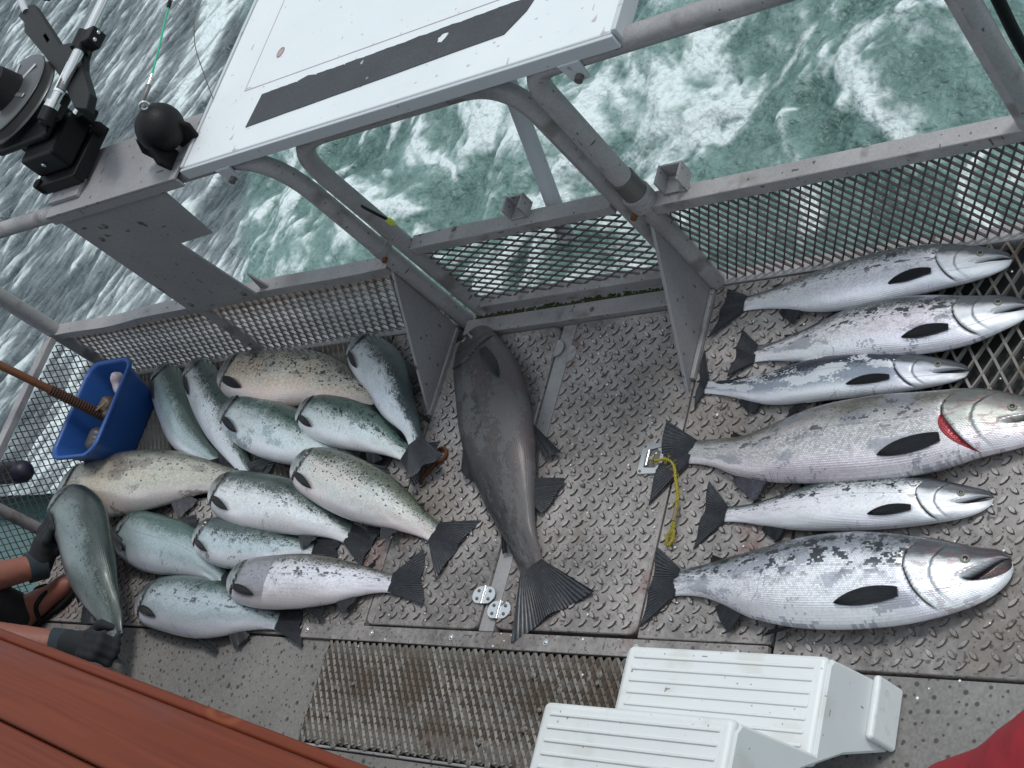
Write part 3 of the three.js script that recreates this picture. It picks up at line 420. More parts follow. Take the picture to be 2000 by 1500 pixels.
// ---------------------------------------------------------------- white bait table on the stern
{
  const g = thing('cutting_table', 'white cutting table with a torn strip of dark grip tape, over the stern gate', 'table', [-0.35, 0.72, -0.85]);
  const x0 = -0.955, x1 = 0.243, z0 = -1.22, z1 = -0.53, yt = 0.757;
  part(g, 'board', box(x0, x1, 0.729, yt, z0, z1, 0.004), M.white);
  part(g, 'edge_trim', box(x0 - 0.010, x0 - 0.001, 0.726, yt + 0.003, z0, z1, 0.002), M.whitePaint); part(g, 'edge_trim', box(x1 + 0.001, x1 + 0.012, 0.722, yt + 0.003, z0, z1 - 0.002, 0.002), M.whitePaint);
  part(g, 'edge_trim', box(x0 - 0.010, x1 + 0.004, 0.725, yt - 0.002, z1 + 0.001, z1 + 0.009, 0.002), M.whitePaint);
  const r = rng(21), top = [], n = 26; const s = new THREE.Shape(); s.moveTo(-0.762, 0.592); s.lineTo(-0.752, 0.682);
  for (let i = 1; i < n; i++) { const t = i / n, x = mix(-0.752, 0.03, t), y = mix(0.682, 0.692, t) + 0.003 * (r() - 0.5) + (i === 5 ? 0.006 : 0); s.lineTo(x - 0.004, y); if (i === 4 || i === 6 || i === 9) s.lineTo(x - 0.002, y - 0.007); s.lineTo(x, y + 0.001); }
  s.lineTo(0.035, 0.69); s.lineTo(0.02, 0.655); s.lineTo(-0.02, 0.612); for (let i = 1; i < 16; i++) { const t = i / 16; s.lineTo(mix(-0.02, -0.762, t), mix(0.612, 0.592, t) + 0.0014 * (r() - 0.5)); }
  const hole = new THREE.Path(); const hp = []; for (let i = 0; i < 14; i++) { const a = i / 14 * Math.PI * 2, q = 0.011 * (0.7 + 0.6 * r()); hp.push(new THREE.Vector2(-0.196 + 1.35 * q * Math.cos(a), 0.662 + q * Math.sin(a))); } hole.setFromPoints(hp); s.holes.push(hole);
  part(g, 'grip_tape', triUV(new THREE.ExtrudeGeometry(s, { depth: 0.0012, bevelEnabled: false }).rotateX(-Math.PI / 2).translate(0, yt + 0.0005, 0), 0.6), M.tape, 'dark non-slip strip with ragged edge');
  part(g, 'drain_hole', new THREE.TorusGeometry(0.011, 0.0022, 6, 18).rotateX(Math.PI / 2).scale(0.9, 0.5, 1.2).translate(-0.751, yt + 0.0003, -0.803), std({ color: lin(0.3, 0.2, 0.19), roughness: 0.7 }));
  part(g, 'drain_plug', new THREE.CircleGeometry(0.010, 18).rotateX(-Math.PI / 2).scale(0.9, 1, 1.2).translate(-0.751, yt + 0.0006, -0.803), std({ color: lin(0.34, 0.29, 0.3), roughness: 0.7 }));
  const lm = std({ color: lin(0.4, 0.33, 0.36), roughness: 0.8 });
  part(g, 'scribed_line', box(-0.83, 0.2, yt + 0.0002, yt + 0.0008, -0.7155, -0.7135, 0), lm); part(g, 'scribed_line', box(-0.832, -0.8305, yt + 0.0002, yt + 0.0008, -1.2, -0.7135, 0), lm);
  for (const x of [-0.84, 0.135]) { // hinge tab under the front edge
    const t = part(g, 'mounting_tab', triUV(prism([[-0.018, -0.045], [0.018, -0.045], [0.024, 0.0], [-0.024, 0.0]], 0.006, 0.001).translate(x, 0.728, z1 + 0.006)), M.whitePaint);
    part(t, 'bolt', cyl(V3(x + 0.004, 0.695, z1 + 0.016), UZ, 0.008, 0.018, 8), M.darkSteel);
  }
  for (const [xa, xb] of [[-0.268, -0.175]]) part(g, 'brace', tube([V3(xa, 0.20, -0.577), V3(xb, 0.735, -0.79)], 0.019), M.whitePaint, 'white tubular brace');
  for (const x of [-0.62, -0.1]) part(g, 'bearer', box(x - 0.02, x + 0.02, 0.727, 0.7288, -1.1, -0.56, 0), M.rail);
}
// ---------------------------------------------------------------- trolling gear on the port quarter
{
  const g = thing('gear_mount', 'flat grey mounting plate bolted to the stern railing under the trolling reel', 'bracket', [-1.3, 0.27, STERN]);
  const zf = STERN + 0.024;
  part(g, 'plate', triUV(prism([[-1.527, 0.272], [-1.222, 0.278], [-1.245, 0.535], [-1.248, 0.743], [-1.527, 0.743]], 0.006, 0.001).translate(0, 0, zf)), M.plate);
  part(g, 'plate', triUV(prism([[-1.243, 0.537], [-1.097, 0.545], [-1.072, 0.743], [-1.243, 0.743]], 0.006, 0.001).translate(0, 0, zf + 0.003)), M.plate);
  part(g, 'flange', triUV(prism([[-1.22, 0.282], [-1.185, 0.282], [-1.2, 0.35]], 0.006, 0.001).translate(0, 0, zf - 0.02)), M.plate);
  for (const [x, y] of [[-1.47, 0.62], [-1.4, 0.66], [-1.49, 0.30], [-1.26, 0.30]]) part(g, 'bolt', screwHead(V3(x, y, zf + 0.006), UZ, 0.009), M.darkSteel);
  part(g, 'shelf', box(-1.535, -0.985, 0.744, 0.752, -0.70, STERN + 0.041, 0.002), M.plate);
  part(g, 'shelf_lip', box(-1.535, -0.985, 0.718, 0.743, STERN + 0.034, STERN + 0.040, 0.001), M.plate);
  part(g, 'end_channel', box(-1.53, -1.40, 0.7525, 0.764, -0.60, -0.545, 0.002), M.plate);
}
{
  const g = thing('trolling_reel', 'black trolling reel with crank, drum and steel boom on the stern quarter', 'fishing reel', [-1.5, 0.75, -0.66]);
  const b = part(g, 'base', mergeGeometries([box(-1.56, -1.38, 0.765, 0.80, -0.745, -0.575, 0.004), box(-1.545, -1.395, 0.801, 0.87, -0.73, -0.60, 0.01)]), M.black);
  part(b, 'side_rib', box(-1.60, -1.545, 0.80, 0.835, -0.70, -0.64, 0.006), M.black); part(b, 'side_rib', box(-1.41, -1.36, 0.815, 0.85, -0.755, -0.715, 0.006), M.black);
  part(b, 'clamp_knob', cyl(V3(-1.375, 0.795, -0.72), UY, 0.014, 0.03, 10), M.blackMatte); part(b, 'clamp_knob', cyl(V3(-1.55, 0.79, -0.585), UY, 0.014, 0.03, 10), M.blackMatte);
  part(b, 'screw', screwHead(V3(-1.47, 0.84, -0.598), UZ, 0.007), M.steel);
  part(b, 'red_mark', box(-1.413, -1.398, 0.85, 0.864, -0.725, -0.71, 0.003), std({ color: lin(0.4, 0.02, 0.03), roughness: 0.5 }));
  const gb = part(g, 'gearbox', mergeGeometries([box(-1.66, -1.42, 0.871, 0.895, -0.78, -0.64, 0.01), box(-1.60, -1.46, 0.83, 0.872, -0.77, -0.66, 0.01)]), M.black);
  const C = V3(-1.60, 0.93, -0.77);
  const prof = [[0, -0.022], [0.118, -0.022], [0.132, -0.018], [0.134, -0.013], [0.124, -0.010], [0.124, 0.010], [0.134, 0.013], [0.132, 0.018], [0.10, 0.022], [0.03, 0.026], [0, 0.026]].map(p => new THREE.Vector2(p[0], p[1]));
  const dr = part(g, 'drum', new THREE.LatheGeometry(prof, 48).translate(C.x, C.y, C.z), std({ color: lin(0.09, 0.095, 0.1), roughness: 0.35, metalness: 0.5 }));
  part(dr, 'rim_band', new THREE.CylinderGeometry(0.1255, 0.1255, 0.018, 48, 1, true).translate(C.x, C.y, C.z), M.darkSteel);
  for (let k = 0; k < 6; k++) { const a = k / 6 * Math.PI * 2 + 0.3; part(dr, 'vent_slot', new RoundedBoxGeometry(0.05, 0.003, 0.012, 1, 0.0014).rotateY(-a).translate(C.x + 0.085 * Math.cos(a), C.y + 0.024, C.z + 0.085 * Math.sin(a)), M.steel); }
  part(g, 'hub', mergeGeometries([new THREE.CylinderGeometry(0.05, 0.062, 0.05, 28).translate(C.x, C.y + 0.05, C.z).toNonIndexed(), new THREE.CylinderGeometry(0.03, 0.05, 0.012, 28).translate(C.x, C.y + 0.081, C.z).toNonIndexed()]), M.black);
  part(g, 'crank_arm', spline([V3(-1.60, 1.02, -0.77), V3(-1.62, 1.03, -0.83), V3(-1.70, 1.04, -0.90), V3(-1.80, 1.05, -0.93)], 0.017, 30, 10), M.black);
  const bm = part(g, 'boom', tube([V3(-1.365, 0.926, -0.665), V3(-1.235, 0.985, -1.24)], 0.0135), M.steel);
  const cv = document.createElement('canvas'); cv.width = 256; cv.height = 64; const cx = cv.getContext('2d'); cx.fillStyle = '#d8dcdc'; cx.fillRect(0, 0, 256, 64); cx.fillStyle = '#15161a'; cx.fillRect(20, 8, 216, 48); 
  // boom label: the lettering on it cannot be made out in the photograph, only its dark ground with pale strokes
  cx.fillStyle = '#15161a'; cx.fillRect(20, 8, 216, 48); cx.fillStyle = '#b9c0c4'; const rr = rng(3); for (let i = 0; i < 30; i++) { cx.fillRect(28 + i * 6.8, 16 + 4 * rr(), 3.2, 26 + 6 * rr()); if (rr() < 0.5) cx.fillRect(28 + i * 6.8, 28 * rr() + 16, 7, 3); }
  const lt = new THREE.CanvasTexture(cv); lt.colorSpace = THREE.SRGBColorSpace; lt.rotation = 0;
  { const A = V3(-1.352, 0.9325, -0.72), B = V3(-1.338, 0.9388, -0.80); const lg = new THREE.CylinderGeometry(0.0139, 0.0139, A.distanceTo(B), 20, 1, true, 0, Math.PI * 1.2); const uv = lg.attributes.uv; for (let i = 0; i < uv.count; i++) { const x = uv.getX(i), y = uv.getY(i); uv.setXY(i, y, x); } lg.rotateY(-0.3).applyQuaternion(new THREE.Quaternion().setFromUnitVectors(UY, B.clone().sub(A).normalize())).translate((A.x + B.x) / 2, (A.y + B.y) / 2, (A.z + B.z) / 2); part(bm, 'maker_sticker', lg, std({ map: lt, roughness: 0.4, side: THREE.DoubleSide })); }
  part(g, 'boom_socket', mergeGeometries([box(-1.43, -1.35, 0.895, 0.918, -0.73, -0.66, 0.006), cyl(V3(-1.366, 0.9255, -0.66), V3(0.13, 0.059, -0.575), 0.02, 0.035, 14)]), M.black);
  part(bm, 'collar', cyl(V3(-1.362, 0.928, -0.68), V3(0.1, 0.05, -0.5), 0.019, 0.03, 14), M.steel);
}
{
  const g = thing('rod_holder', 'black plastic rod holder clamped on the boom, slotted flat arm', 'rod holder', [-1.42, 0.9, -0.84]);
  // drawn in (x, -z)
  const poly = [[-1.90, 1.20], [-1.84, 1.185], [-1.66, 1.045], [-1.515, 0.93], [-1.40, 0.905], [-1.36, 0.888], [-1.345, 0.84], [-1.31, 0.79], [-1.20, 0.68], [-1.18, 0.632], [-1.245, 0.655], [-1.40, 0.79], [-1.60, 0.935], [-1.80, 1.075], [-1.835, 1.12], [-1.90, 1.165]];
  const s = new THREE.Shape(poly.map(p => new THREE.Vector2(p[0], p[1]))); const hole = new THREE.Path([[-1.655, 1.01], [-1.645, 1.015], [-1.595, 0.975], [-1.6, 0.965]].map(p => new THREE.Vector2(p[0], p[1]))); s.holes.push(hole);
  part(g, 'arm', new THREE.ExtrudeGeometry(s, { depth: 0.016, bevelEnabled: true, bevelThickness: 0.004, bevelSize: 0.003, bevelSegments: 2 }).rotateX(-Math.PI / 2).translate(0, 0.905, 0), M.black);
  const cl = part(g, 'clamp', cyl(V3(-1.325, 0.944, -0.862), V3(0.1, 0.05, -0.5), 0.024, 0.05, 18), M.black); part(cl, 'clamp_ear', box(-1.305, -1.268, 0.922, 0.962, -0.885, -0.84, 0.004), M.black);
  for (const z of [-0.875, -0.852]) part(cl, 'bolt', screwHead(V3(-1.268, 0.945, z), UX, 0.005), M.steel);
  part(g, 'top_knob', cyl(V3(-1.72, 0.95, -1.21), UY, 0.06, 0.04, 8), M.blackMatte);
  part(g, 'rod_tube', tube([V3(-1.87, 0.92, -1.17), V3(-1.96, 0.95, -1.27)], 0.012), M.steel);
}
{
  const g = thing('downrigger_ball', 'black round weight with tail fins resting beside the white table', 'fishing weight', [-1.02, 0.752, -0.61]);
  const c = V3(-1.005, 0.822, -0.606); const sp = new THREE.SphereGeometry(0.057, 40, 28); { const p = sp.attributes.position; for (let i = 0; i < p.count; i++) { const x = p.getX(i), y = p.getY(i), z = p.getZ(i), n = 1 + 0.03 * (fbm(x * 30 + 5, y * 30 + z * 22, 3) - 0.5); p.setXYZ(i, x * n, y * n, z * n); } sp.computeVertexNormals(); }
  part(g, 'ball', sp.translate(c.x, c.y, c.z), M.black);
  for (let k = 0; k < 4; k++) { const a = 0.25 + k * Math.PI / 2; const f = prism([[0.012, 0.0], [0.072, 0.004], [0.082, 0.04], [0.062, 0.075], [0.012, 0.05]], 0.012, 0.003); f.translate(0, 0, -0.006).rotateY(a).translate(c.x - 0.012, 0.7535, c.z + 0.005); part(g, 'fin', f, M.blackMatte); }
  part(g, 'eye', new THREE.TorusGeometry(0.010, 0.0035, 8, 18).rotateY(0.6).translate(-0.992, 0.884, -0.618), M.steel);
  const sn = part(g, 'snap_link', spline([V3(-0.992, 0.892, -0.622), V3(-0.985, 0.896, -0.645), V3(-0.988, 0.896, -0.664), V3(-0.997, 0.894, -0.668)], 0.0055, 20, 8), M.darkSteel);
  part(g, 'swivel', cyl(V3(-0.993, 0.897, -0.683), V3(0, 0.1, -1), 0.004, 0.03, 10), M.steel);
  part(g, 'green_line', spline([V3(-0.993, 0.899, -0.698), V3(-0.994, 0.907, -0.75), V3(-0.996, 0.918, -0.81), V3(-0.997, 0.93, -0.872)], 0.0024, 30, 6), M.green, 'bright green leader');
  part(g, 'release_clip', spline([V3(-0.997, 0.93, -0.872), V3(-0.995, 0.935, -0.90), V3(-0.99, 0.94, -0.93)], 0.005, 12, 8), M.black);
  part(g, 'wire_leader', spline([V3(-0.995, 0.934, -0.89), V3(-0.93, 0.925, -0.85), V3(-0.90, 0.91, -0.825), V3(-0.915, 0.87, -0.78), V3(-0.935, 0.80, -0.74), V3(-0.945, 0.762, -0.72)], 0.0011, 40, 5), M.darkSteel);
}
{
  const g = thing('float', 'dark navy rounded float hanging at the port rail', 'float', [PORT - 0.02, 0.16, -0.08]);
  part(g, 'float_body', new THREE.CapsuleGeometry(0.035, 0.12, 8, 20).rotateZ(1.1).rotateY(0.3).translate(-2.30, 0.205, -0.09), std({ color: lin(0.012, 0.014, 0.03), roughness: 0.5 }));
  part(g, 'lanyard', spline([V3(-2.33, 0.24, -0.085), V3(-2.30, 0.29, -0.07), V3(PORT, 0.292, -0.06)], 0.004), M.darkSteel);
}
// ---------------------------------------------------------------- blue bin, its contents and the handle leaning in it
{
  const g = thing('blue_bin', 'blue plastic bin in the corner, holding scraps and a wrapped handle', 'bin', [-2.05, 0, -0.32]);
  const rr = (x0, x1, z0, z1, r, n = 8) => { const o = []; for (const [cx, cz, a0] of [[x1 - r, z1 - r, 0], [x0 + r, z1 - r, 90], [x0 + r, z0 + r, 180], [x1 - r, z0 + r, 270]]) for (let k = 0; k <= n; k++) { const a = (a0 + 90 * k / n) * Math.PI / 180; o.push([cx + r * Math.cos(a), cz + r * Math.sin(a)]); } return o; };
  const lv = [[0.004, -2.115, -1.995, -0.43, -0.215, 0.02], [0.0, -2.125, -1.985, -0.44, -0.205, 0.03], [0.006, -2.13, -1.98, -0.445, -0.2, 0.032], [0.155, -2.14, -1.932, -0.474, -0.158, 0.045], [0.157, -2.152, -1.920, -0.484, -0.146, 0.05], [0.167, -2.152, -1.920, -0.484, -0.146, 0.05], [0.168, -2.143, -1.929, -0.476, -0.155, 0.045], [0.158, -2.138, -1.934, -0.470, -0.160, 0.043], [0.01, -2.126, -1.985, -0.44, -0.205, 0.03], [0.008, -2.115, -1.995, -0.43, -0.215, 0.02]];
  const P = [], X = []; let n = 0; lv.forEach(l => { const o = rr(l[1], l[2], l[3], l[4], l[5]); n = o.length; o.forEach(q => P.push(q[0], l[0], q[1])); });
  for (let k = 0; k < lv.length - 1; k++) for (let i = 0; i < n; i++) { const j = (i + 1) % n, a = k * n; X.push(a + i, a + n + i, a + j, a + j, a + n + i, a + n + j); }
  const cb = P.length / 3; P.push(-2.055, lv[0][0], -0.322, -2.055, lv[9][0], -0.322); for (let i = 0; i < n; i++) { const j = (i + 1) % n; X.push(cb, i, j, cb + 1, 9 * n + j, 9 * n + i); }
  const ge = new THREE.BufferGeometry(); ge.setAttribute('position', new THREE.Float32BufferAttribute(P, 3)); ge.setIndex(X); ge.setAttribute('uv', new THREE.Float32BufferAttribute(Array.from({ length: P.length / 3 * 2 }, (_, i) => i % 2 ? P[(i >> 1) * 3 + 2] * 3 : P[(i >> 1) * 3] * 3 + P[(i >> 1) * 3 + 1] * 2), 2)); ge.computeVertexNormals();
  part(g, 'shell', ge, M.blue);
}
{
  const mS = std({ color: lin(0.07, 0.068, 0.066), roughness: 0.35 });
  const g1 = thing('fish_scrap', 'dark lump of fish scrap at the near end of the blue bin', 'fish scrap', [-2.1, 0.012, -0.25], 'scraps in the blue bin');
  part(g1, 'lump', sdfMesh((x, y, z) => bones([[[-2.095, 0.045, -0.275], [-2.085, 0.05, -0.225], 0.032, 0.028], [[-2.06, 0.04, -0.28], [-2.07, 0.06, -0.24], 0.03, 0.032], [[-2.09, 0.08, -0.27], [-2.085, 0.085, -0.235], 0.026, 0.022]], 0.02)(x, y, z) + 0.012 * (fbm(x * 40 + y * 30, z * 40, 3) - 0.5), [-2.15, -0.01, -0.34], [-1.99, 0.14, -0.16], 0.006), mS);
  const g2 = thing('fish_scrap', 'brown and pale fish head scrap in the middle of the blue bin', 'fish scrap', [-2.08, 0.012, -0.35], 'scraps in the blue bin');
  part(g2, 'lump', sdfMesh((x, y, z) => bones([[[-2.09, 0.05, -0.37], [-2.04, 0.05, -0.34], 0.036, 0.03], [[-2.09, 0.09, -0.375], [-2.06, 0.095, -0.33], 0.024, 0.02]], 0.015)(x, y, z) + 0.016 * (fbm(x * 50 + y * 30, z * 50, 3) - 0.5), [-2.15, -0.01, -0.43], [-1.98, 0.14, -0.285], 0.006), std({ color: lin(0.1, 0.075, 0.05), roughness: 0.45 }));
  part(g2, 'jawbone', new THREE.TorusGeometry(0.026, 0.0035, 6, 20, 5).rotateX(1.1).rotateY(0.5).translate(-2.07, 0.122, -0.345), std({ color: lin(0.3, 0.22, 0.11), roughness: 0.6 }));
  const g3 = thing('fish_scrap', 'pale pink and white strip of fish against the far side of the blue bin', 'fish scrap', [-2.02, 0.05, -0.43], 'scraps in the blue bin');
  part(g3, 'strip', sdfMesh((x, y, z) => bones([[[-2.04, 0.05, -0.435], [-2.0, 0.145, -0.425], 0.016, 0.02], [[-2.01, 0.13, -0.42], [-1.985, 0.13, -0.385], 0.018, 0.014]], 0.012)(x, y, z) + 0.01 * (fbm(x * 60, z * 60 + y * 40, 3) - 0.5), [-2.07, 0.02, -0.468], [-1.95, 0.18, -0.35], 0.005), std({ color: lin(0.5, 0.42, 0.46), roughness: 0.45 }));
  const h = thing('gaff_handle', 'brown cord-wrapped wooden handle leaning out of the blue bin', 'handle', [-2.09, 0.06, -0.335]);
  const a = V3(-2.05, 0.05, -0.322), b = V3(-2.155, 0.42, -0.33), d = b.clone().sub(a).normalize();
  part(h, 'shaft', tube([a, b.clone().addScaledVector(d, 0.6)], 0.0125), std({ color: lin(0.14, 0.05, 0.022), roughness: 0.6, bumpMap: T.fine, bumpScale: 0.001 }));
  for (let k = 0; k < 22; k++) { const t = new THREE.TorusGeometry(0.0135, 0.0036, 6, 16); t.lookAt(d); const p = a.clone().addScaledVector(d, 0.05 + k * 0.0085); part(h, 'cord_turn', t.translate(p.x, p.y, p.z), std({ color: lin(0.075, 0.035, 0.022), roughness: 0.9 })); }
}
// ---------------------------------------------------------------- salmon

const finTex = cmap(512, 256, (u, v) => { const r = Math.sin(u * 150 + 2 * vn(u * 9, v * 3)) * 0.5 + 0.5, n = fbm(u * 14, v * 9, 4), b = sst(0.75, 1, vn(u * 60, v * 30)); let c = mix3([0.013, 0.015, 0.02], [0.056, 0.062, 0.073], clamp(r * 0.55 + 0.5 * (n - 0.35))); return mix3(c, [0.2, 0.21, 0.22], 0.5 * b * n); });
const finBump = dmap(512, 256, (u, v) => Math.sin(u * 150 + 2 * vn(u * 9, v * 3)) * 0.5 + 0.5);
const finMat = std({ map: finTex, bumpMap: finBump, bumpScale: 0.0012, roughness: 0.38 });
const finPale = std({ map: finTex, color: lin(2.4, 2.2, 2.3), bumpMap: finBump, bumpScale: 0.0012, roughness: 0.42 });
const scaleBump = dmap(1024, 512, (u, v) => { const R = 46, C = 150; const q = v * R, row = Math.floor(q), s = u * C + (row & 1) * 0.5, fx = s - Math.floor(s) - 0.5, fy = q - row - 0.5; return clamp(1 - (fx * fx * 2.2 + fy * fy * 2.2)) * 0.8 + 0.2 * vn(u * 300, v * 120); });
const prof = { // half-depths along the body, snout to tail root
  D: smoothTable([0, 0.012, 0.05, 0.11, 0.2, 0.3, 0.42, 0.55, 0.68, 0.8, 0.9, 0.97, 1], [0.05, 0.25, 0.43, 0.6, 0.79, 0.92, 1, 0.96, 0.79, 0.56, 0.38, 0.32, 0.33]),
  V: smoothTable([0, 0.012, 0.05, 0.11, 0.2, 0.3, 0.42, 0.55, 0.68, 0.8, 0.9, 0.97, 1], [0.05, 0.28, 0.5, 0.68, 0.85, 0.97, 1.03, 0.99, 0.82, 0.55, 0.36, 0.31, 0.33]),
  T: smoothTable([0, 0.02, 0.06, 0.12, 0.2, 0.3, 0.45, 0.6, 0.75, 0.88, 1], [0.08, 0.26, 0.48, 0.7, 0.88, 0.97, 1, 0.9, 0.62, 0.32, 0.12]),
  Ds: smoothTable([0, 0.01, 0.03, 0.08, 0.16, 0.3, 0.42, 0.55, 0.68, 0.8, 0.9, 0.97, 1], [0.12, 0.33, 0.5, 0.7, 0.88, 0.98, 1, 0.95, 0.8, 0.58, 0.4, 0.33, 0.34]),
  Ts: smoothTable([0, 0.02, 0.06, 0.12, 0.2, 0.3, 0.45, 0.6, 0.75, 0.88, 1], [0.3, 0.58, 0.78, 0.9, 0.97, 1, 1, 0.9, 0.62, 0.32, 0.12]),
};
function fishTexture(st, seed, hl, headShown) {
  const R = st.rows || 46, C = st.cols || 150, o = seed * 13.7;
  return cmap(headShown ? 1024 : 768, headShown ? 320 : 256, (u, v) => {
    const q = v * 2 - 1;
    const n1 = fbm(u * 9 + o, v * 3 + o, 4), n2 = fbm(u * 30 + o, v * 12, 3);
    // scale cell
    const rr = v * R, row = Math.floor(rr), ss = u * C + (row & 1) * 0.5, col = Math.floor(ss), fx = ss - col - 0.5, fy = rr - row - 0.5;
    const cu = col / C, cv = row / R, rnd = hsh(col + 17 * seed, row + 31);
    const edgeD = sst(0.22, 0.52, Math.hypot(fx, fy) * 0.9);
    const back = sst(st.back - 0.25, st.back + 0.32, q + 0.3 * (n1 - 0.5) + 0.25 * (n2 - 0.5) + 0.3 * (rnd - 0.5)), belly = sst(-0.3, -0.78, q + 0.12 * (n1 - 0.5));
    let c = mix3(st.flank, st.dorsal, back); c = mix3(c, st.belly, belly);
    const k = 1 + st.scale * ((rnd - 0.5) * 0.55 + 0.12 - edgeD * 0.45) * (1 - 0.7 * belly); c = [c[0] * k, c[1] * k, c[2] * k];
    const tint = fbm(u * 4 + o + 50, v * 2, 3); c = mix3(c, [c[0] * st.tint[0], c[1] * st.tint[1], c[2] * st.tint[2]], sst(0.4, 0.65, tint) * (1 - back));
    // rubbed patches follow whole scales
    if (st.patch > 0) { const pn = fbm(cu * 11 + o + 9, cv * 5 + o, 4) + 0.16 * (rnd - 0.5), band = st.patchBand ? Math.exp(-Math.pow((cv * 2 - 1 - st.patchBand[0]) / st.patchBand[1], 2)) : 1; c = mix3(c, st.patchCol, st.patchA * sst(0.64 - 0.16 * st.patch * band, 0.67 - 0.16 * st.patch * band, pn)); }
    if (st.fleck > 0) { const fn = fbm(cu * 44 + o, cv * 15 + o + 3, 3); c = mix3(c, st.fleckCol || [0.022, 0.026, 0.034], 0.93 * sst(0.68 - 0.1 * st.fleck, 0.74 - 0.1 * st.fleck, fn + 0.12 * (rnd - 0.5)) * sst(-0.35, 0.25, q)); }
    // spots on the back
    if (st.spots > 0) { const cs = 60, gx = Math.floor(u * cs), gy = Math.floor(v * 17); let m = 0; for (let a = -1; a <= 1; a++) for (let b = -1; b <= 1; b++) { const X = gx + a, Y = gy + b; if (hsh(X + seed * 7, Y + 5) < st.spots * sst(0.3, 0.75, (Y + 0.5) / 17)) { const d = Math.hypot(u * cs - X - hsh(X, Y + seed), (v * 17 - Y - hsh(X + 9, Y + seed)) * 1.1); const rad = 0.16 + 0.26 * hsh(X + 3, Y + 8); m = Math.max(m, 1 - sst(rad * 0.7, rad, d)); } } c = mix3(c, [0.014, 0.02, 0.018], 0.88 * m); }
    // scratches and net marks
    const sc = Math.abs(vn(u * 55 + o, v * 4 + u * 14 + o) - 0.5); c = mix3(c, [c[0] * 0.45, c[1] * 0.46, c[2] * 0.5], 0.6 * (1 - sst(0.006, 0.03, sc)) * sst(0.52, 0.64, fbm(u * 7 + o, v * 5 + 70, 3)));
    // lateral line
    const lq = 0.12 + 0.1 * (u - 0.5), ll = 1 - sst(0.006, 0.02, Math.abs(q - lq)); c = mix3(c, [c[0] * 0.5, c[1] * 0.52, c[2] * 0.55], 0.55 * ll * sst(hl, hl + 0.05, u));
    if (st.block) { const bx = st.block + 0.03 * (v - 0.5) + 0.006 * (n2 - 0.5); c = mix3(c, [0.19, 0.19, 0.22], 0.75 * (1 - sst(bx, bx + 0.008, u)) * sst(-0.95, -0.55, q) * sst(hl, hl + 0.02, u)); }
    // head: bare skin
    const ge = hl * (1.03 - 0.3 * (q - 0.1) * (q - 0.1) + 0.015 * Math.sin(q * 5)); const e = u / hl;
    if (u < ge) {
      const hn = fbm(u * 40 + o, v * 14 + o, 4); const top = sst(0.02, 0.42, q + 0.25 * (hn - 0.5) + 0.12 * (1 - e));
      let h = mix3(mix3(st.cheek, st.belly, sst(-0.2, -0.7, q)), st.crown, top); const kk = 0.82 + 0.4 * hn; h = [h[0] * kk, h[1] * kk, h[2] * kk];
      const pe = 0.66 + 0.1 * Math.cos(q * 2.2 + 0.3) - 0.08 * q * q; h = mix3(h, [h[0] * 0.35, h[1] * 0.35, h[2] * 0.4], 0.6 * (1 - sst(0.006, 0.022, Math.abs(e - pe))) * sst(-0.75, -0.5, q) * (1 - sst(0.5, 0.65, q)));
      if (headShown) {
        const t = clamp(e / 0.5), qu = mix(0.16, -0.3, t), ql = mix(0.16 - st.gape, -0.34, t);
        h = mix3(h, st.mouth || [0.02, 0.017, 0.02], sst(0, 0.06, qu - q) * sst(0, 0.06, q - ql) * sst(0.5, 0.46, e));
        const lip = Math.abs(q - (qu + 0.07)); if (e < 0.56 && e > 0.05) h = mix3(h, [0.42, 0.43, 0.46], 0.6 * (1 - sst(0.03, 0.06, lip)));
        const jaw = Math.abs(q - (-0.62 + 0.25 * (1 - e))); h = mix3(h, [h[0] * 0.4, h[1] * 0.4, h[2] * 0.42], 0.5 * (1 - sst(0.01, 0.03, jaw)) * sst(0.15, 0.3, e) * (1 - sst(0.8, 0.95, e)));
        if (st.blood) h = mix3(h, [0.16, 0.012, 0.02], 0.75 * sst(0.62, 0.68, fbm(u * 60 + o, v * 22, 3)) * st.blood);
      }
      c = h;
    }
    const gd = u - ge; c = mix3(c, [0.008, 0.007, 0.009], 0.95 * (1 - sst(0.001, st.slit || 0.0042, Math.abs(gd - 0.001))) * sst(-0.97, -0.8, q) * (1 - sst(0.55, 0.8, q)));
    if (st.gill && gd > 0 && gd < st.gill * (1 - Math.pow((q + 0.42) / 0.55, 2))) c = [0.16 + 0.06 * n2, 0.006, 0.014];
    return [c[0] * 1.08, c[1] * 1.08, c[2] * 1.08];
  }, false);
}
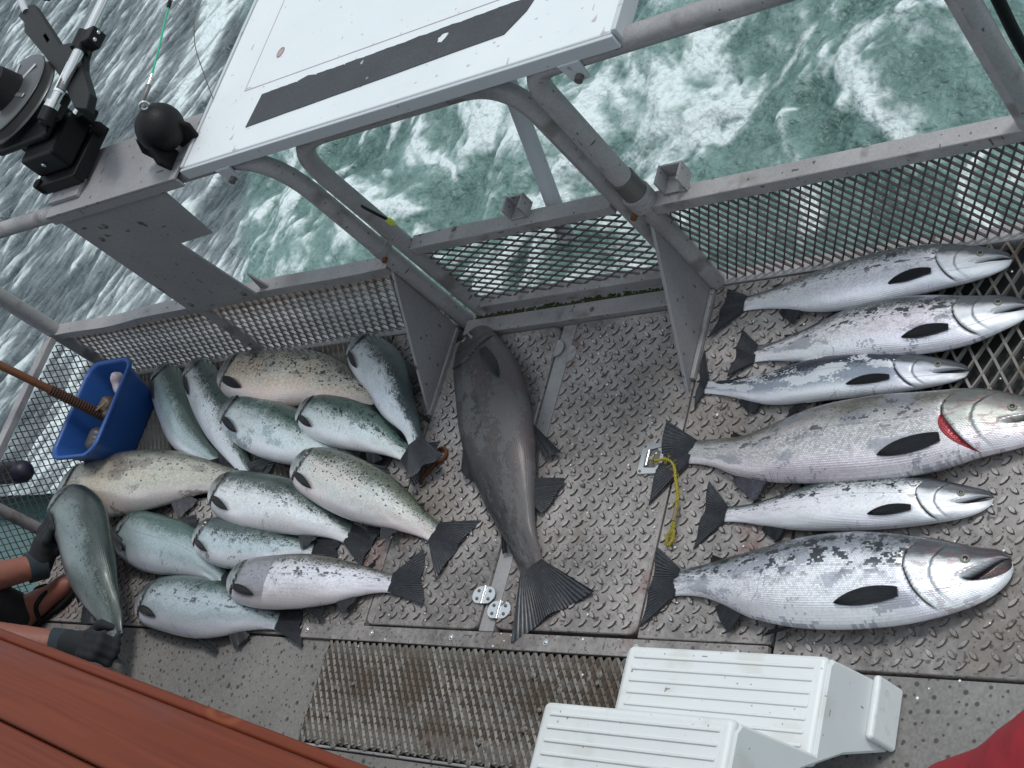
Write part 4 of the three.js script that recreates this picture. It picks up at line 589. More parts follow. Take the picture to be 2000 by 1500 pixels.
function makeFish(f) {
  const st = f.st, sp = new THREE.CatmullRomCurve3(f.sp.map(p => V3(p[0], 0, p[1])), false, 'centripetal'); sp.arcLengthDivisions = 300;
  const L = sp.getLength(), a = f.a, b = a * (f.thick || 0.5), hl = f.hl, D = f.far ? prof.Ds : prof.D, Vp = f.far ? prof.Ds : prof.V, Tp = f.far ? prof.Ts : prof.T;
  const base = [f.sp[Math.floor(f.sp.length / 2)][0], Math.min(...f.y), f.sp[Math.floor(f.sp.length / 2)][1]];
  const g = thing('salmon', f.label, 'fish', base, f.group);
  const frame = s => { const p = sp.getPointAt(clamp(s)), t = sp.getTangentAt(clamp(s, 0.001, 0.999)); return [p, t, V3(-t.z * f.side, 0, t.x * f.side)]; };
  const yb = s => mix(f.y[0], f.y[1], s) + 0.003, ym = s => yb(s) + Tp(s) * b * 0.82;
  const gape = st.gape || 0;
  function surf(s, q, up) { // point on the skin; q -1 belly .. 1 back
    const [p, , n] = frame(s); const off = q * a * (q > 0 ? D(s) : Vp(s)); const th = Tp(s) * b;
    let h = th * Math.pow(Math.max(0, 1 - Math.pow(Math.abs(q), 2.3)), 0.55); 
    if (up) {
      const ge = hl * (1.03 - 0.3 * (q - 0.1) * (q - 0.1) + 0.015 * Math.sin(q * 5)), gd = (s - ge) * L; const ed = sst(1, 0.75, Math.abs(q));
      h += ed * (gd < 0 ? 0.0035 * Math.exp(gd / 0.02) : -0.0035 * Math.exp(-gd / 0.008));
      const pe = (0.66 + 0.1 * Math.cos(q * 2.2 + 0.3) - 0.08 * q * q) * hl, pd = (s - pe) * L; if (s < ge) h += ed * 0.0014 * (pd < 0 ? Math.exp(pd / 0.015) : -Math.exp(-pd / 0.004));
      const e = s / hl; if (!f.far && e < 0.5) { const t = e / 0.5, qu = mix(0.16, -0.3, t), ql = mix(0.16 - gape, -0.34, t); const w = sst(-0.03, 0.1, qu - q) * sst(-0.03, 0.1, q - ql) * sst(0.5, 0.4, e); h *= 1 - 0.97 * w; h += 0.0022 * Math.exp(-Math.pow((q - qu - 0.07) / 0.06, 2)) * sst(0.03, 0.15, e); }
      h += ed * 0.0035 * (fbm(s * 9 + f.seed, q * 2 + f.seed, 2) - 0.5) * sst(0, 0.2, s);
    } else h *= -0.78;
    return V3(p.x + n.x * off, ym(s) + h, p.z + n.z * off);
  }
  const NS = f.ns || 200, NU = f.far ? 36 : 68, NL = 16, ring = [];
  for (let k = 0; k < NU; k++) ring.push([-Math.cos(Math.PI * k / NU), true]); for (let k = 0; k < NL; k++) ring.push([Math.cos(Math.PI * k / NL), false]);
  const n = ring.length, P = [], UV = [], X = [];
  for (let i = 0; i <= NS; i++) { const s = Math.pow(i / NS, 1.25); for (let k = 0; k <= n; k++) { const [q, up] = ring[k % n]; const v = surf(s, q, up); P.push(v.x, v.y, v.z); UV.push(s, (q + 1) / 2); } }
  const m = n + 1; for (let i = 0; i < NS; i++) for (let k = 0; k < n; k++) { const A = i * m + k; if (f.side > 0) X.push(A, A + m, A + 1, A + 1, A + m, A + m + 1); else X.push(A, A + 1, A + m, A + 1, A + m + 1, A + m); }
  for (const i of [0, NS]) { const c = P.length / 3, v = frame(i ? 1 : 0)[0]; P.push(v.x, ym(i ? 1 : 0), v.z); UV.push(i ? 1 : 0, 0.5); for (let k = 0; k < n; k++) { const A = i * m + k; ((i > 0) === (f.side > 0)) ? X.push(c, A + 1, A) : X.push(c, A, A + 1); } }
  const ge = new THREE.BufferGeometry(); ge.setAttribute('position', new THREE.Float32BufferAttribute(P, 3)); ge.setAttribute('uv', new THREE.Float32BufferAttribute(UV, 2)); ge.setIndex(X); ge.computeVertexNormals();
  { // weld normals along the belly seam
    const N = ge.attributes.normal; for (let i = 0; i <= NS; i++) { const A = i * m, B = i * m + n; const x = N.getX(A) + N.getX(B), y = N.getY(A) + N.getY(B), z = N.getZ(A) + N.getZ(B), l = Math.hypot(x, y, z) || 1; N.setXYZ(A, x / l, y / l, z / l); N.setXYZ(B, x / l, y / l, z / l); }
  }
  const mat = new THREE.MeshPhysicalMaterial({ map: fishTexture(st, f.seed, hl, !f.far), roughness: st.rough || 0.36, metalness: st.metal === undefined ? 0.35 : st.metal, bumpMap: scaleBump, bumpScale: 0.0005, clearcoat: st.coat === undefined ? 0.5 : st.coat, clearcoatRoughness: 0.18 });
  const body = part(g, 'body', ge, mat);
  // fins: thin rayed sheets between a root edge and an outer edge
  function fin(name, root, outer, ripple, th, mtl, parent = g) {
    const nu = 22, nv = 7, P = [], UV = [], X = []; const o = outer.length - 1;
    for (const sd of [1, -1]) for (let i = 0; i <= nu; i++) for (let j = 0; j <= nv; j++) {
      const u = i / nu, v = j / nv, r0 = root(u), k = Math.min(o - 1, Math.floor(u * o)), e = outer[k].clone().lerp(outer[k + 1], u * o - k); const p = r0.lerp(e, v);
      p.y += ripple * Math.sin(u * 11 + f.seed + v * 2) * v + sd * th * (1 - 0.75 * v); P.push(p.x, p.y, p.z); UV.push(u, v);
    }
    const M2 = nv + 1, H = (nu + 1) * M2; for (let i = 0; i < nu; i++) for (let j = 0; j < nv; j++) { const A = i * M2 + j; X.push(A, A + 1, A + M2, A + 1, A + M2 + 1, A + M2, H + A, H + A + M2, H + A + 1, H + A + 1, H + A + M2, H + A + M2 + 1); }
    for (let i = 0; i < nu; i++) { const A = i * M2 + nv; X.push(A, H + A, A + M2, A + M2, H + A, H + A + M2); } for (const i of [0, nu]) for (let j = 0; j < nv; j++) { const A = i * M2 + j; X.push(A, H + A, A + 1, A + 1, H + A, H + A + 1); }
    const q = new THREE.BufferGeometry(); q.setAttribute('position', new THREE.Float32BufferAttribute(P, 3)); q.setAttribute('uv', new THREE.Float32BufferAttribute(UV, 2)); q.setIndex(X); q.computeVertexNormals(); part(parent, name, q, mtl || finMat);
  }
  const [p1, t1, n1] = frame(1); const fy = Math.max(0.007, f.y[1] + 0.007);
  let tipA, tipB; if (f.tips) { tipA = V3(f.tips[0][0], fy, f.tips[0][1]); tipB = V3(f.tips[1][0], fy, f.tips[1][1]); } else { const l = a * 1.3; tipA = p1.clone().addScaledVector(t1, l).addScaledVector(n1, a * 0.95); tipB = p1.clone().addScaledVector(t1, l).addScaledVector(n1, -a * 0.95); tipA.y = tipB.y = fy; }
  { const md = tipA.clone().add(tipB).multiplyScalar(0.5), root = p1.clone(); root.y = fy; const len = md.clone().sub(root); const mid = root.clone().addScaledVector(len, 0.8); const out = []; for (let k = 0; k <= 12; k++) { const w = k / 12 * 2 - 1, c = 1 - Math.pow(Math.abs(w), 1.35); const e = tipA.clone().lerp(tipB, (w + 1) / 2).lerp(mid, 0.42 * c); e.y = fy; out.push(e); }
    fin('tail_fin', u => surf(0.985, 0.93 * (1 - 2 * u), true).setY(ym(0.985) + 0.001).addScaledVector(t1, 0), out, 0.004, Math.max(0.004, b * 0.11)); }
  const edge = (s, sg) => { const v = surf(s, sg * 0.97, true); v.y = ym(s); return v; };
  function edgeFin(name, s0, s1, sg, hgt, rake, mtl) { const out = [], N = 12; for (let k = 0; k <= N; k++) { const u = k / N, s = mix(s0, s1, u), [, t, nn] = frame(s); const hh = hgt * a * (0.12 + 0.88 * Math.pow(1 - u, 0.8)) * (u < 0.12 ? 0.86 + 1.2 * u : 1) * (1 + 0.05 * Math.sin(k * 2.3 + f.seed)); const e = edge(s, sg).addScaledVector(nn, sg * hh).addScaledVector(t, rake * a * (1 - 0.3 * u)); e.y = Math.max(0.005 + f.y[0], ym(s) * 0.45); out.push(e); } fin(name, u => edge(mix(s0, s1, u), sg), out, 0.002, 0.002, mtl); }
  edgeFin('dorsal_fin', 0.47, 0.57, 1, f.dorsal || 0.16, 0.5); edgeFin('adipose_fin', 0.835, 0.855, 1, 0.16, 0.42); edgeFin('anal_fin', 0.725, 0.81, -1, f.anal || 0.44, 0.3, f.paleFins ? finPale : finMat); edgeFin('pelvic_fin', 0.545, 0.57, -1, f.pelvic || 0.14, f.pelvicLen || 0.9, f.paleFins ? finPale : finMat);
  { // pectoral fin: a leaf laid back against the flank
    const s0 = hl * 1.08, q0 = -0.48, len = f.pec || 0.15, nu = 14, nv = 20, P = [], UV = [], X = [];
    const wid = v => 0.3 * Math.pow(Math.sin(Math.PI * Math.min(1, 0.16 + 0.84 * v)), 0.7) * (v > 0.97 ? 0.5 : 1);
    for (const sd of [1, -1]) for (let i = 0; i <= nu; i++) for (let j = 0; j <= nv; j++) { const u = i / nu, v = j / nv, fr = 1 - 0.05 * Math.abs(Math.sin(u * 16)) * v; const q = q0 + (f.pecTilt || 0) * v - 0.16 * v * v + (0.42 - u) * wid(v), p = surf(s0 + len * v * fr, Math.max(-0.95, q), true); p.y += 0.004 + 0.002 * Math.sin(u * 7) * v + 0.004 * v * (1 - v) * 4 * (1 - u) + sd * 0.0013; P.push(p.x, p.y, p.z); UV.push(u, v); }
    const M2 = nv + 1, H = (nu + 1) * M2; for (let i = 0; i < nu; i++) for (let j = 0; j < nv; j++) { const A = i * M2 + j; X.push(A, A + 1, A + M2, A + 1, A + M2 + 1, A + M2, H + A, H + A + M2, H + A + 1, H + A + 1, H + A + M2, H + A + M2 + 1); }
    for (let i = 0; i < nu; i++) for (const j of [0, nv]) { const A = i * M2 + j; X.push(A, H + A, A + M2, A + M2, H + A, H + A + M2); } for (const i of [0, nu]) for (let j = 0; j < nv; j++) { const A = i * M2 + j; X.push(A, H + A, A + 1, A + 1, H + A, H + A + 1); }
    const q = new THREE.BufferGeometry(); q.setAttribute('position', new THREE.Float32BufferAttribute(P, 3)); q.setAttribute('uv', new THREE.Float32BufferAttribute(UV, 2)); q.setIndex(X); q.computeVertexNormals(); part(g, 'pectoral_fin', q, finMat); }
  if (!f.far) { // eye set into the cheek
    const s = hl * 0.40, q = 0.24, v = surf(s, q, true), r = 0.0072 * (a / 0.06) ** 0.4; const dn = surf(s, q + 0.1, true).sub(surf(s, q - 0.1, true)), ds = surf(s + 0.02, q, true).sub(surf(s - 0.02, q, true)); const nn = dn.cross(ds).normalize(); if (nn.y < 0) nn.negate(); const qt = new THREE.Quaternion().setFromUnitVectors(UY, nn);
    const ey = part(g, 'eye', new THREE.SphereGeometry(r, 20, 12).scale(1, 0.45, 1).applyQuaternion(qt).translate(v.x, v.y, v.z), std({ color: lin(0.24, 0.23, 0.19), roughness: 0.15, metalness: 0.3 }));
    const pv = v.clone().addScaledVector(nn, r * 0.3); part(ey, 'pupil', new THREE.SphereGeometry(r * 0.56, 16, 10).scale(1, 0.4, 1).applyQuaternion(qt).translate(pv.x, pv.y, pv.z), std({ color: lin(0.008, 0.008, 0.01), roughness: 0.08 }));
  }
  return g;
}
const SB = { flank: [0.76, 0.77, 0.81], dorsal: [0.065, 0.078, 0.082], belly: [0.82, 0.84, 0.88], cheek: [0.62, 0.64, 0.67], crown: [0.06, 0.068, 0.078], back: 0.36, scale: 0.6, tint: [1.02, 0.99, 1.03], spots: 0, patch: 0, patchCol: [0.25, 0.27, 0.32], patchA: 0.7, fleck: 0, gape: 0.55, metal: 0.5, rough: 0.33 };
const PB = { ...SB, flank: [0.74, 0.77, 0.78], dorsal: [0.05, 0.08, 0.068], belly: [0.86, 0.86, 0.9], cheek: [0.3, 0.34, 0.35], crown: [0.07, 0.09, 0.09], back: 0.16, scale: 0.5, slit: 0.012, metal: 0.42, rough: 0.3, tint: [0.98, 1.0, 1.04] };
const ST = {
  silver: { ...SB, fleck: 0.45, gape: 0.42, scale: 0.55 },
  lilac: { ...SB, flank: [0.76, 0.75, 0.79], fleck: 0.6, patch: 0.2, back: 0.34, gape: 0.55, tint: [1.03, 0.98, 1.02] },
  navy: { ...SB, dorsal: [0.022, 0.028, 0.045], back: 0.12, patch: 1.15, patchCol: [0.72, 0.74, 0.78], patchA: 0.9, patchBand: [0.05, 0.5], flank: [0.3, 0.34, 0.4], gape: 0.6, scale: 0.3, cheek: [0.56, 0.58, 0.64] },
  olive: { ...SB, dorsal: [0.13, 0.125, 0.095], flank: [0.55, 0.55, 0.55], belly: [0.72, 0.68, 0.72], back: 0.42, scale: 0.95, fleck: 0.3, fleckCol: [0.1, 0.1, 0.12], patch: 0.4, patchCol: [0.27, 0.28, 0.33], patchBand: [0.05, 0.5], gill: 0.026, cheek: [0.36, 0.38, 0.36], crown: [0.12, 0.125, 0.12], gape: 0.3, tint: [1.02, 0.98, 1.0], blood: 0.5 },
  clean: { ...SB, dorsal: [0.07, 0.1, 0.1], flank: [0.86, 0.86, 0.89], back: 0.42, scale: 0.4, fleck: 0.3, gape: 0.6 },
  blotch: { ...SB, dorsal: [0.085, 0.1, 0.105], flank: [0.8, 0.81, 0.85], back: 0.4, scale: 0.75, fleck: 1.0, patch: 0.55, patchCol: [0.3, 0.32, 0.38], patchBand: [0.15, 0.6], gape: 1.0, blood: 0.45, mouth: [0.025, 0.02, 0.022] },
  dark: { ...SB, dorsal: [0.026, 0.025, 0.027], flank: [0.052, 0.047, 0.049], belly: [0.064, 0.058, 0.061], cheek: [0.045, 0.04, 0.04], crown: [0.03, 0.028, 0.03], back: 0.3, scale: 0.6, fleck: 0.7, fleckCol: [0.02, 0.02, 0.023], patch: 0.9, patchCol: [0.085, 0.088, 0.092], patchA: 0.6, gape: 0.05, metal: 0.05, rough: 0.5, coat: 0.1, tint: [1.06, 0.96, 1.0] },
  green: { ...PB, spots: 0.35, fleck: 0.2 }, green2: { ...PB, flank: [0.48, 0.57, 0.55], back: 0.2 },
  mint: { ...PB, flank: [0.7, 0.77, 0.76], dorsal: [0.09, 0.16, 0.13], spots: 0.25, patch: 0.15, patchCol: [0.25, 0.36, 0.36], back: 0.2 },
  mint2: { ...PB, flank: [0.7, 0.77, 0.76], dorsal: [0.085, 0.15, 0.125], fleck: 0.6, fleckCol: [0.02, 0.035, 0.04], back: 0.2, spots: 0.3 },
  tan: { ...PB, flank: [0.56, 0.53, 0.46], dorsal: [0.11, 0.11, 0.08], belly: [0.74, 0.67, 0.65], spots: 0.75, scale: 0.7, fleck: 0.25, back: 0.5, cheek: [0.2, 0.21, 0.2], tint: [1.12, 0.98, 0.9] },
  tan2: { ...PB, flank: [0.5, 0.49, 0.42], dorsal: [0.16, 0.165, 0.125], belly: [0.66, 0.61, 0.6], spots: 0.3, scale: 0.6, patch: 0.5, patchCol: [0.2, 0.17, 0.15], patchBand: [0.35, 0.25], back: 0.6, tint: [1.08, 0.98, 0.92] },
  blueback: { ...PB, dorsal: [0.028, 0.045, 0.05], back: 0.2, fleck: 0.6, fleckCol: [0.02, 0.03, 0.035], belly: [0.72, 0.74, 0.78], flank: [0.66, 0.71, 0.74] },
  spotted: { ...PB, flank: [0.6, 0.62, 0.6], spots: 0.75, dorsal: [0.11, 0.125, 0.095], belly: [0.78, 0.77, 0.8], back: 0.38, tint: [1.08, 0.98, 0.96] },
  teal: { ...PB, flank: [0.36, 0.44, 0.45], dorsal: [0.06, 0.12, 0.108], belly: [0.58, 0.62, 0.68], back: 0.35, scale: 0.45 },
  teal2: { ...PB, flank: [0.42, 0.48, 0.5], dorsal: [0.06, 0.11, 0.1], belly: [0.68, 0.68, 0.73], fleck: 0.35, back: 0.45, scale: 0.5 },
  flaky: { ...PB, patch: 0.8, patchCol: [0.05, 0.08, 0.1], patchBand: [0.55, 0.5], flank: [0.5, 0.58, 0.6], fleck: 0.5 },
  half: { ...PB, flank: [0.74, 0.72, 0.76], dorsal: [0.1, 0.105, 0.085], belly: [0.8, 0.76, 0.8], spots: 0.4, block: 0.34, fleck: 0.2, back: 0.5 },
  shade: { ...PB, flank: [0.2, 0.25, 0.245], dorsal: [0.03, 0.045, 0.042], belly: [0.22, 0.24, 0.25], back: 0.25, spots: 0.2 },  // skin colours darkened to paint in the shade over the held fish
};
const FISH = [
  { sp: [[0.654,-0.489],[0.589,-0.483],[0.493,-0.481],[0.391,-0.473],[0.318,-0.468],[0.2,-0.472],[0.091,-0.473]], tips: [[0.047,-0.517],[0.028,-0.397]], a: 0.0594, y: [0, 0], side: 1, st:ST.silver,hl:.215,seed:1, label: 'silver salmon lying against the dark stern mesh, topmost of the right row', group: 'salmon laid in a row on the right' },
  { sp: [[0.7,-0.378],[0.649,-0.368],[0.591,-0.355],[0.511,-0.354],[0.407,-0.356],[0.262,-0.345],[0.145,-0.345]], tips: [[0.103,-0.411],[0.095,-0.296]], a: 0.0643, y: [0, 0], side: 1, st:ST.lilac,hl:.215,seed:2, label: 'silver salmon second from the stern mesh, its snout cut by the picture edge', group: 'salmon laid in a row on the right' },
  { sp: [[0.6,-0.259],[0.551,-0.259],[0.488,-0.26],[0.353,-0.263],[0.206,-0.256],[0.124,-0.266],[0.041,-0.279]], tips: [[0.019,-0.374],[0.03,-0.228]], a: 0.0486, y: [0, 0], side: 1, st:ST.navy,hl:.215,seed:3,dorsal:.2,pelvic:.5, label: 'slim navy-backed salmon with patches of loose white scales', group: 'salmon laid in a row on the right' },
  { sp: [[0.773,-0.148],[0.714,-0.143],[0.636,-0.139],[0.551,-0.125],[0.459,-0.118],[0.36,-0.115],[0.191,-0.106],[0.116,-0.119],[0.042,-0.129]], tips: [[-0.032,-0.206],[-0.03,-0.014]], a: 0.0851, y: [0, 0], side: 1, st:ST.olive,hl:.235,seed:4,paleFins:true,pelvic:.3,pec:.145, label: 'largest olive-backed salmon of the right row, red gills gaping open', group: 'salmon laid in a row on the right' },
  { sp: [[0.671,-0.008],[0.629,0.0],[0.561,0.002],[0.414,0.004],[0.252,0.013],[0.152,0.011]], tips: [[0.106,-0.06],[0.099,0.083]], a: 0.052, y: [0, 0], side: 1, st:ST.clean,hl:.22,seed:5, label: 'slim clean white-sided salmon between the two largest of the right row', group: 'salmon laid in a row on the right' },
  { sp: [[0.712,0.103],[0.665,0.131],[0.587,0.147],[0.447,0.155],[0.29,0.158],[0.179,0.151],[0.076,0.153]], tips: [[0.018,0.078],[0.018,0.246]], a: 0.0876, y: [0, 0], side: 1, st:ST.blotch,hl:.235,seed:6,pec:.17, label: 'big deep-bodied salmon with black blotches and open mouth, bottom of the right row', group: 'salmon laid in a row on the right' },
  { sp: [[-0.682,-0.507],[-0.617,-0.412],[-0.544,-0.319],[-0.505,-0.256],[-0.437,-0.138],[-0.381,-0.03],[-0.335,0.051],[-0.279,0.133]], tips: [[-0.288,0.291],[-0.108,0.175]], a: 0.0952, y: [0, 0], side: 1, st:ST.dark,hl:.2,seed:7,dorsal:.42,anal:.75,pelvic:.5,pelvicLen:1.1,pecTilt:.05, label: 'dark grey-brown salmon lying alone on the hatches, head at the gate' },
  { sp: [[-1.996,-0.53],[-1.901,-0.448],[-1.815,-0.375],[-1.698,-0.27],[-1.529,-0.185]], tips: null, a: 0.0684, y: [0, 0], side: -1, st:ST.green2,seed:8, far: true, hl: 0.125, ns: 120, label: 'greenish salmon next to the blue bin, leftmost of the upper pile', group: 'salmon piled on the left' },
  { sp: [[-1.833,-0.531],[-1.752,-0.464],[-1.656,-0.389],[-1.526,-0.277],[-1.444,-0.202],[-1.367,-0.137]], tips: [[-1.302,-0.179],[-1.317,-0.095]], a: 0.0674, y: [0, 0], side: -1, st:ST.green,seed:9, far: true, hl: 0.125, ns: 120, label: 'slim pale salmon second from the blue bin, tail curved right', group: 'salmon piled on the left' },
  { sp: [[-1.644,-0.475],[-1.518,-0.447],[-1.396,-0.426],[-1.188,-0.399],[-1.027,-0.36],[-0.943,-0.327]], tips: null, a: 0.0906, y: [0, 0.0], side: -1, st:ST.tan,seed:10, far: true, hl: 0.125, ns: 120, label: 'big tan speckled salmon along the foot of the stern mesh', group: 'salmon piled on the left' },
  { sp: [[-1.562,-0.353],[-1.446,-0.307],[-1.314,-0.261],[-1.166,-0.216],[-1.02,-0.18],[-0.934,-0.159]], tips: null, a: 0.0818, y: [0, 0], side: -1, st:ST.mint,seed:11, far: true, hl: 0.125, ns: 120, label: 'pale mint-sided salmon in the middle of the pile, below the tan speckled one', group: 'salmon piled on the left' },
  { sp: [[-1.2,-0.307],[-1.112,-0.279],[-1.011,-0.251],[-0.88,-0.211],[-0.788,-0.172],[-0.753,-0.158]], tips: null, a: 0.0660, y: [0.02, 0.02], side: -1, st:ST.mint2,seed:12,spots:1, far: true, hl: 0.125, ns: 120, label: 'short mint salmon with dark nicks, tail under the salmon by the left gusset', group: 'salmon piled on the left' },
  { sp: [[-1.103,-0.516],[-1.007,-0.451],[-0.904,-0.381],[-0.817,-0.288],[-0.746,-0.222],[-0.708,-0.17]], tips: [[-0.602,-0.133],[-0.7,-0.074]], a: 0.0644, y: [0.0, 0.045], side: -1, st:ST.blueback,seed:13, far: true, hl: 0.125, ns: 120, label: 'dark-backed salmon beside the left gusset plate, tail over an eye bolt', group: 'salmon piled on the left' },
  { sp: [[-2.238,-0.124],[-2.143,-0.113],[-2.066,-0.11],[-1.846,-0.116],[-1.655,-0.127],[-1.541,-0.131],[-1.418,-0.122]], tips: null, a: 0.1064, y: [0, 0], side: -1, st:ST.tan2,seed:14,paleFins:true,anal:.45, far: true, hl: 0.125, ns: 120, label: 'big tan salmon with a rubbed brown patch, just below the blue bin', group: 'salmon piled on the left' },
  { sp: [[-1.125,-0.141],[-1.049,-0.115],[-0.979,-0.093],[-0.834,-0.045],[-0.734,-0.013],[-0.665,0.015],[-0.595,0.043]], tips: [[-0.476,0.01],[-0.554,0.153]], a: 0.0744, y: [0.03, 0], side: -1, st:ST.spotted,seed:15, far: true, hl: 0.125, ns: 120, label: 'spotted-backed salmon nearest the dark salmon, tail spread on the hatch', group: 'salmon piled on the left' },
  { sp: [[-1.446,-0.083],[-1.358,-0.062],[-1.269,-0.043],[-1.123,-0.022],[-0.988,0.009],[-0.879,0.044]], tips: [[-0.775,0.028],[-0.813,0.126]], a: 0.0783, y: [0.02, 0], side: -1, st:ST.green,seed:16, far: true, hl: 0.125, ns: 120, label: 'green-backed salmon with a red cut near the tail, centre of the pile', group: 'salmon piled on the left' },
  { sp: [[-1.843,0.019],[-1.736,0.049],[-1.633,0.073],[-1.484,0.099],[-1.357,0.14],[-1.314,0.169]], tips: null, a: 0.0816, y: [0, 0], side: -1, st:ST.teal,seed:17,dorsal:.4, far: true, hl: 0.125, ns: 120, label: 'deep teal-sided salmon with its tail tucked under the lower fish', group: 'salmon piled on the left' },
  { sp: [[-1.463,0.034],[-1.374,0.061],[-1.285,0.078],[-1.172,0.083],[-1.076,0.077],[-0.992,0.073]], tips: [[-0.912,0.053],[-0.908,0.101]], a: 0.0655, y: [0.01, 0], side: -1, st:ST.flaky,seed:18, far: true, hl: 0.125, ns: 120, label: 'small flaky blue and white salmon in the lower pile, half hidden', group: 'salmon piled on the left' },
  { sp: [[-1.233,0.172],[-1.165,0.18],[-1.094,0.183],[-0.967,0.179],[-0.852,0.173],[-0.769,0.166],[-0.683,0.165]], tips: [[-0.619,0.083],[-0.571,0.216]], a: 0.0713, y: [0.02, 0], side: -1, st:ST.half,seed:19,pelvic:.4, far: true, hl: 0.125, ns: 120, label: 'salmon with a sharp-edged grey front half, tail pointing at the steel hinges', group: 'salmon piled on the left' },
  { sp: [[-1.613,0.241],[-1.524,0.24],[-1.433,0.244],[-1.277,0.259],[-1.147,0.258],[-1.027,0.266]], tips: [[-0.968,0.238],[-0.922,0.327]], a: 0.0790, y: [0, 0], side: -1, st:ST.teal2,seed:20,pelvic:.35, far: true, hl: 0.125, ns: 120, label: 'teal-backed salmon at the bottom of the pile, tail on the cover strip', group: 'salmon piled on the left' },
  { sp: [[-2.067,-0.038],[-1.964,0.01],[-1.869,0.061],[-1.776,0.153],[-1.69,0.237],[-1.604,0.315],[-1.571,0.365]], tips: [[-1.566,0.428],[-1.477,0.431]], a: 0.0917, y: [0.09, 0.07], side: -1, st:ST.shade,seed:21,thick:.55, far: true, hl: 0.125, ns: 120, label: 'dim green salmon held up by the gloved hands' },
];
FISH.forEach(makeFish);

// ---------------------------------------------------------------- white plastic step stool
{
  const g = thing('step_stool', 'white moulded plastic two-step stool with ribbed treads', 'stool', [0.34, 0, 0.55]);
  const pan = (z, y) => [-z, y];
  const side = [[0.33, -0.004], [0.347, 0.185], [0.358, 0.194], [0.498, 0.194], [0.514, 0.385], [0.528, 0.394], [0.74, 0.394], [0.79, -0.004], [0.70, -0.004], [0.67, 0.2], [0.6, 0.26], [0.53, 0.225], [0.475, 0.12], [0.432, -0.004]].map(p => pan(p[0], p[1]));
  for (const sd of [1, -1]) { const q = prism(side, 0.012, 0.004).rotateY(Math.PI / 2); const p = q.attributes.position; for (let i = 0; i < p.count; i++) { const y = p.getY(i); p.setX(i, sd > 0 ? 0.499 + p.getX(i) * 0.9 + (0.4 - y) * 0.085 : 0.171 - p.getX(i) * 0.9 - (0.4 - y) * 0.085); } q.computeVertexNormals(); const sp = part(g, 'side_panel', triUV(q, 0.5), M.plastic);
    const fx = sd > 0 ? 0.552 : 0.118; part(sp, 'foot', new RoundedBoxGeometry(0.014, 0.075, 0.104, 4, 0.0069).rotateZ(sd * 0.12).translate(fx - sd * 0.004, 0.0345, 0.381), M.plastic); part(sp, 'foot', new RoundedBoxGeometry(0.014, 0.075, 0.09, 4, 0.0069).rotateZ(sd * 0.12).translate(fx - sd * 0.004, 0.0345, 0.742), M.plastic); }
  for (const [y, z0, z1, x0, x1] of [[0.2, 0.345, 0.515, 0.146, 0.524], [0.4, 0.51, 0.752, 0.162, 0.508]]) {
    const t = part(g, 'tread', triUV(new RoundedBoxGeometry(x1 - x0, 0.026, z1 - z0, 4, 0.011).translate((x0 + x1) / 2, y - 0.013, (z0 + z1) / 2), 0.5), M.plastic);
    for (let z = z0 + 0.02; z < z1 - 0.012; z += 0.0205) part(t, 'rib', new RoundedBoxGeometry(x1 - x0 - 0.04, 0.004, 0.0058, 2, 0.0018).translate((x0 + x1) / 2, y + 0.0008, z), M.plastic);
  }
  part(g, 'riser', triUV(new RoundedBoxGeometry(0.36, 0.19, 0.014, 2, 0.005).translate(0.335, 0.1, 0.352), 0.5), M.plastic); part(g, 'riser', triUV(new RoundedBoxGeometry(0.342, 0.18, 0.014, 2, 0.005).translate(0.335, 0.295, 0.519), 0.5), M.plastic);
}
// ---------------------------------------------------------------- varnished planks on the cabin bulkhead
{
  const g = thing('cabin_roof', 'varnished reddish-brown plank roof edge of the cabin in the lower left corner', 'roof', [-0.6, -0.004, 1.2]);
  const ang = -Math.atan2(0.0795, 0.5613), o = V3(0.175, 1.3, 0.7435); const put = q => q.rotateY(ang).translate(o.x, o.y, o.z);
  const uvw = (q, W) => { q = q.index ? q.toNonIndexed() : q; const p = q.attributes.position, u = new Float32Array(p.count * 2); for (let i = 0; i < p.count; i++) { u[2 * i] = p.getX(i) / 0.95; u[2 * i + 1] = (p.getZ(i) + p.getY(i)) / 0.22 + W; } q.setAttribute('uv', new THREE.BufferAttribute(u, 2)); return q; };
  const x0 = -2.5, x1 = 0.72, cx = (x0 + x1) / 2, w = x1 - x0;
  part(g, 'plank', put(uvw(new RoundedBoxGeometry(w, 0.03, 0.071, 4, 0.006).translate(cx, -0.015, 0.0375), 0)), M.wood);
  for (let k = 0; k < 5; k++) part(g, 'plank', put(uvw(new RoundedBoxGeometry(w, 0.03, 0.118, 4, 0.004).translate(cx, -0.0155, 0.1335 + k * 0.12), 0.37 + k * 0.53)), M.wood);
  part(g, 'edge_moulding', put(uvw(new RoundedBoxGeometry(w, 0.022, 0.012, 4, 0.005).translate(cx, -0.019, -0.003), 0.6)), M.wood);
  part(g, 'added_shade_roof', triUV(new RoundedBoxGeometry(1.0, 0.04, 1.4, 2, 0.012).translate(-1.86, 1.72, 0.80)), M.plate); part(g, 'added_shade_post', tube([V3(-2.2, -0.004, 1.3), V3(-2.2, 1.7, 1.3)], 0.022), M.rail); part(g, 'added_shade_post', tube([V3(-1.42, 1.29, 1.0), V3(-1.42, 1.7, 1.0)], 0.022), M.rail);  // unseen roof wing and its posts, added to shade the port corner
  part(g, 'cabin_front', put(triUV(new RoundedBoxGeometry(w - 0.1, 1.27, 0.1, 1, 0.004).translate(cx, -0.667, 0.62))), M.plate);
}
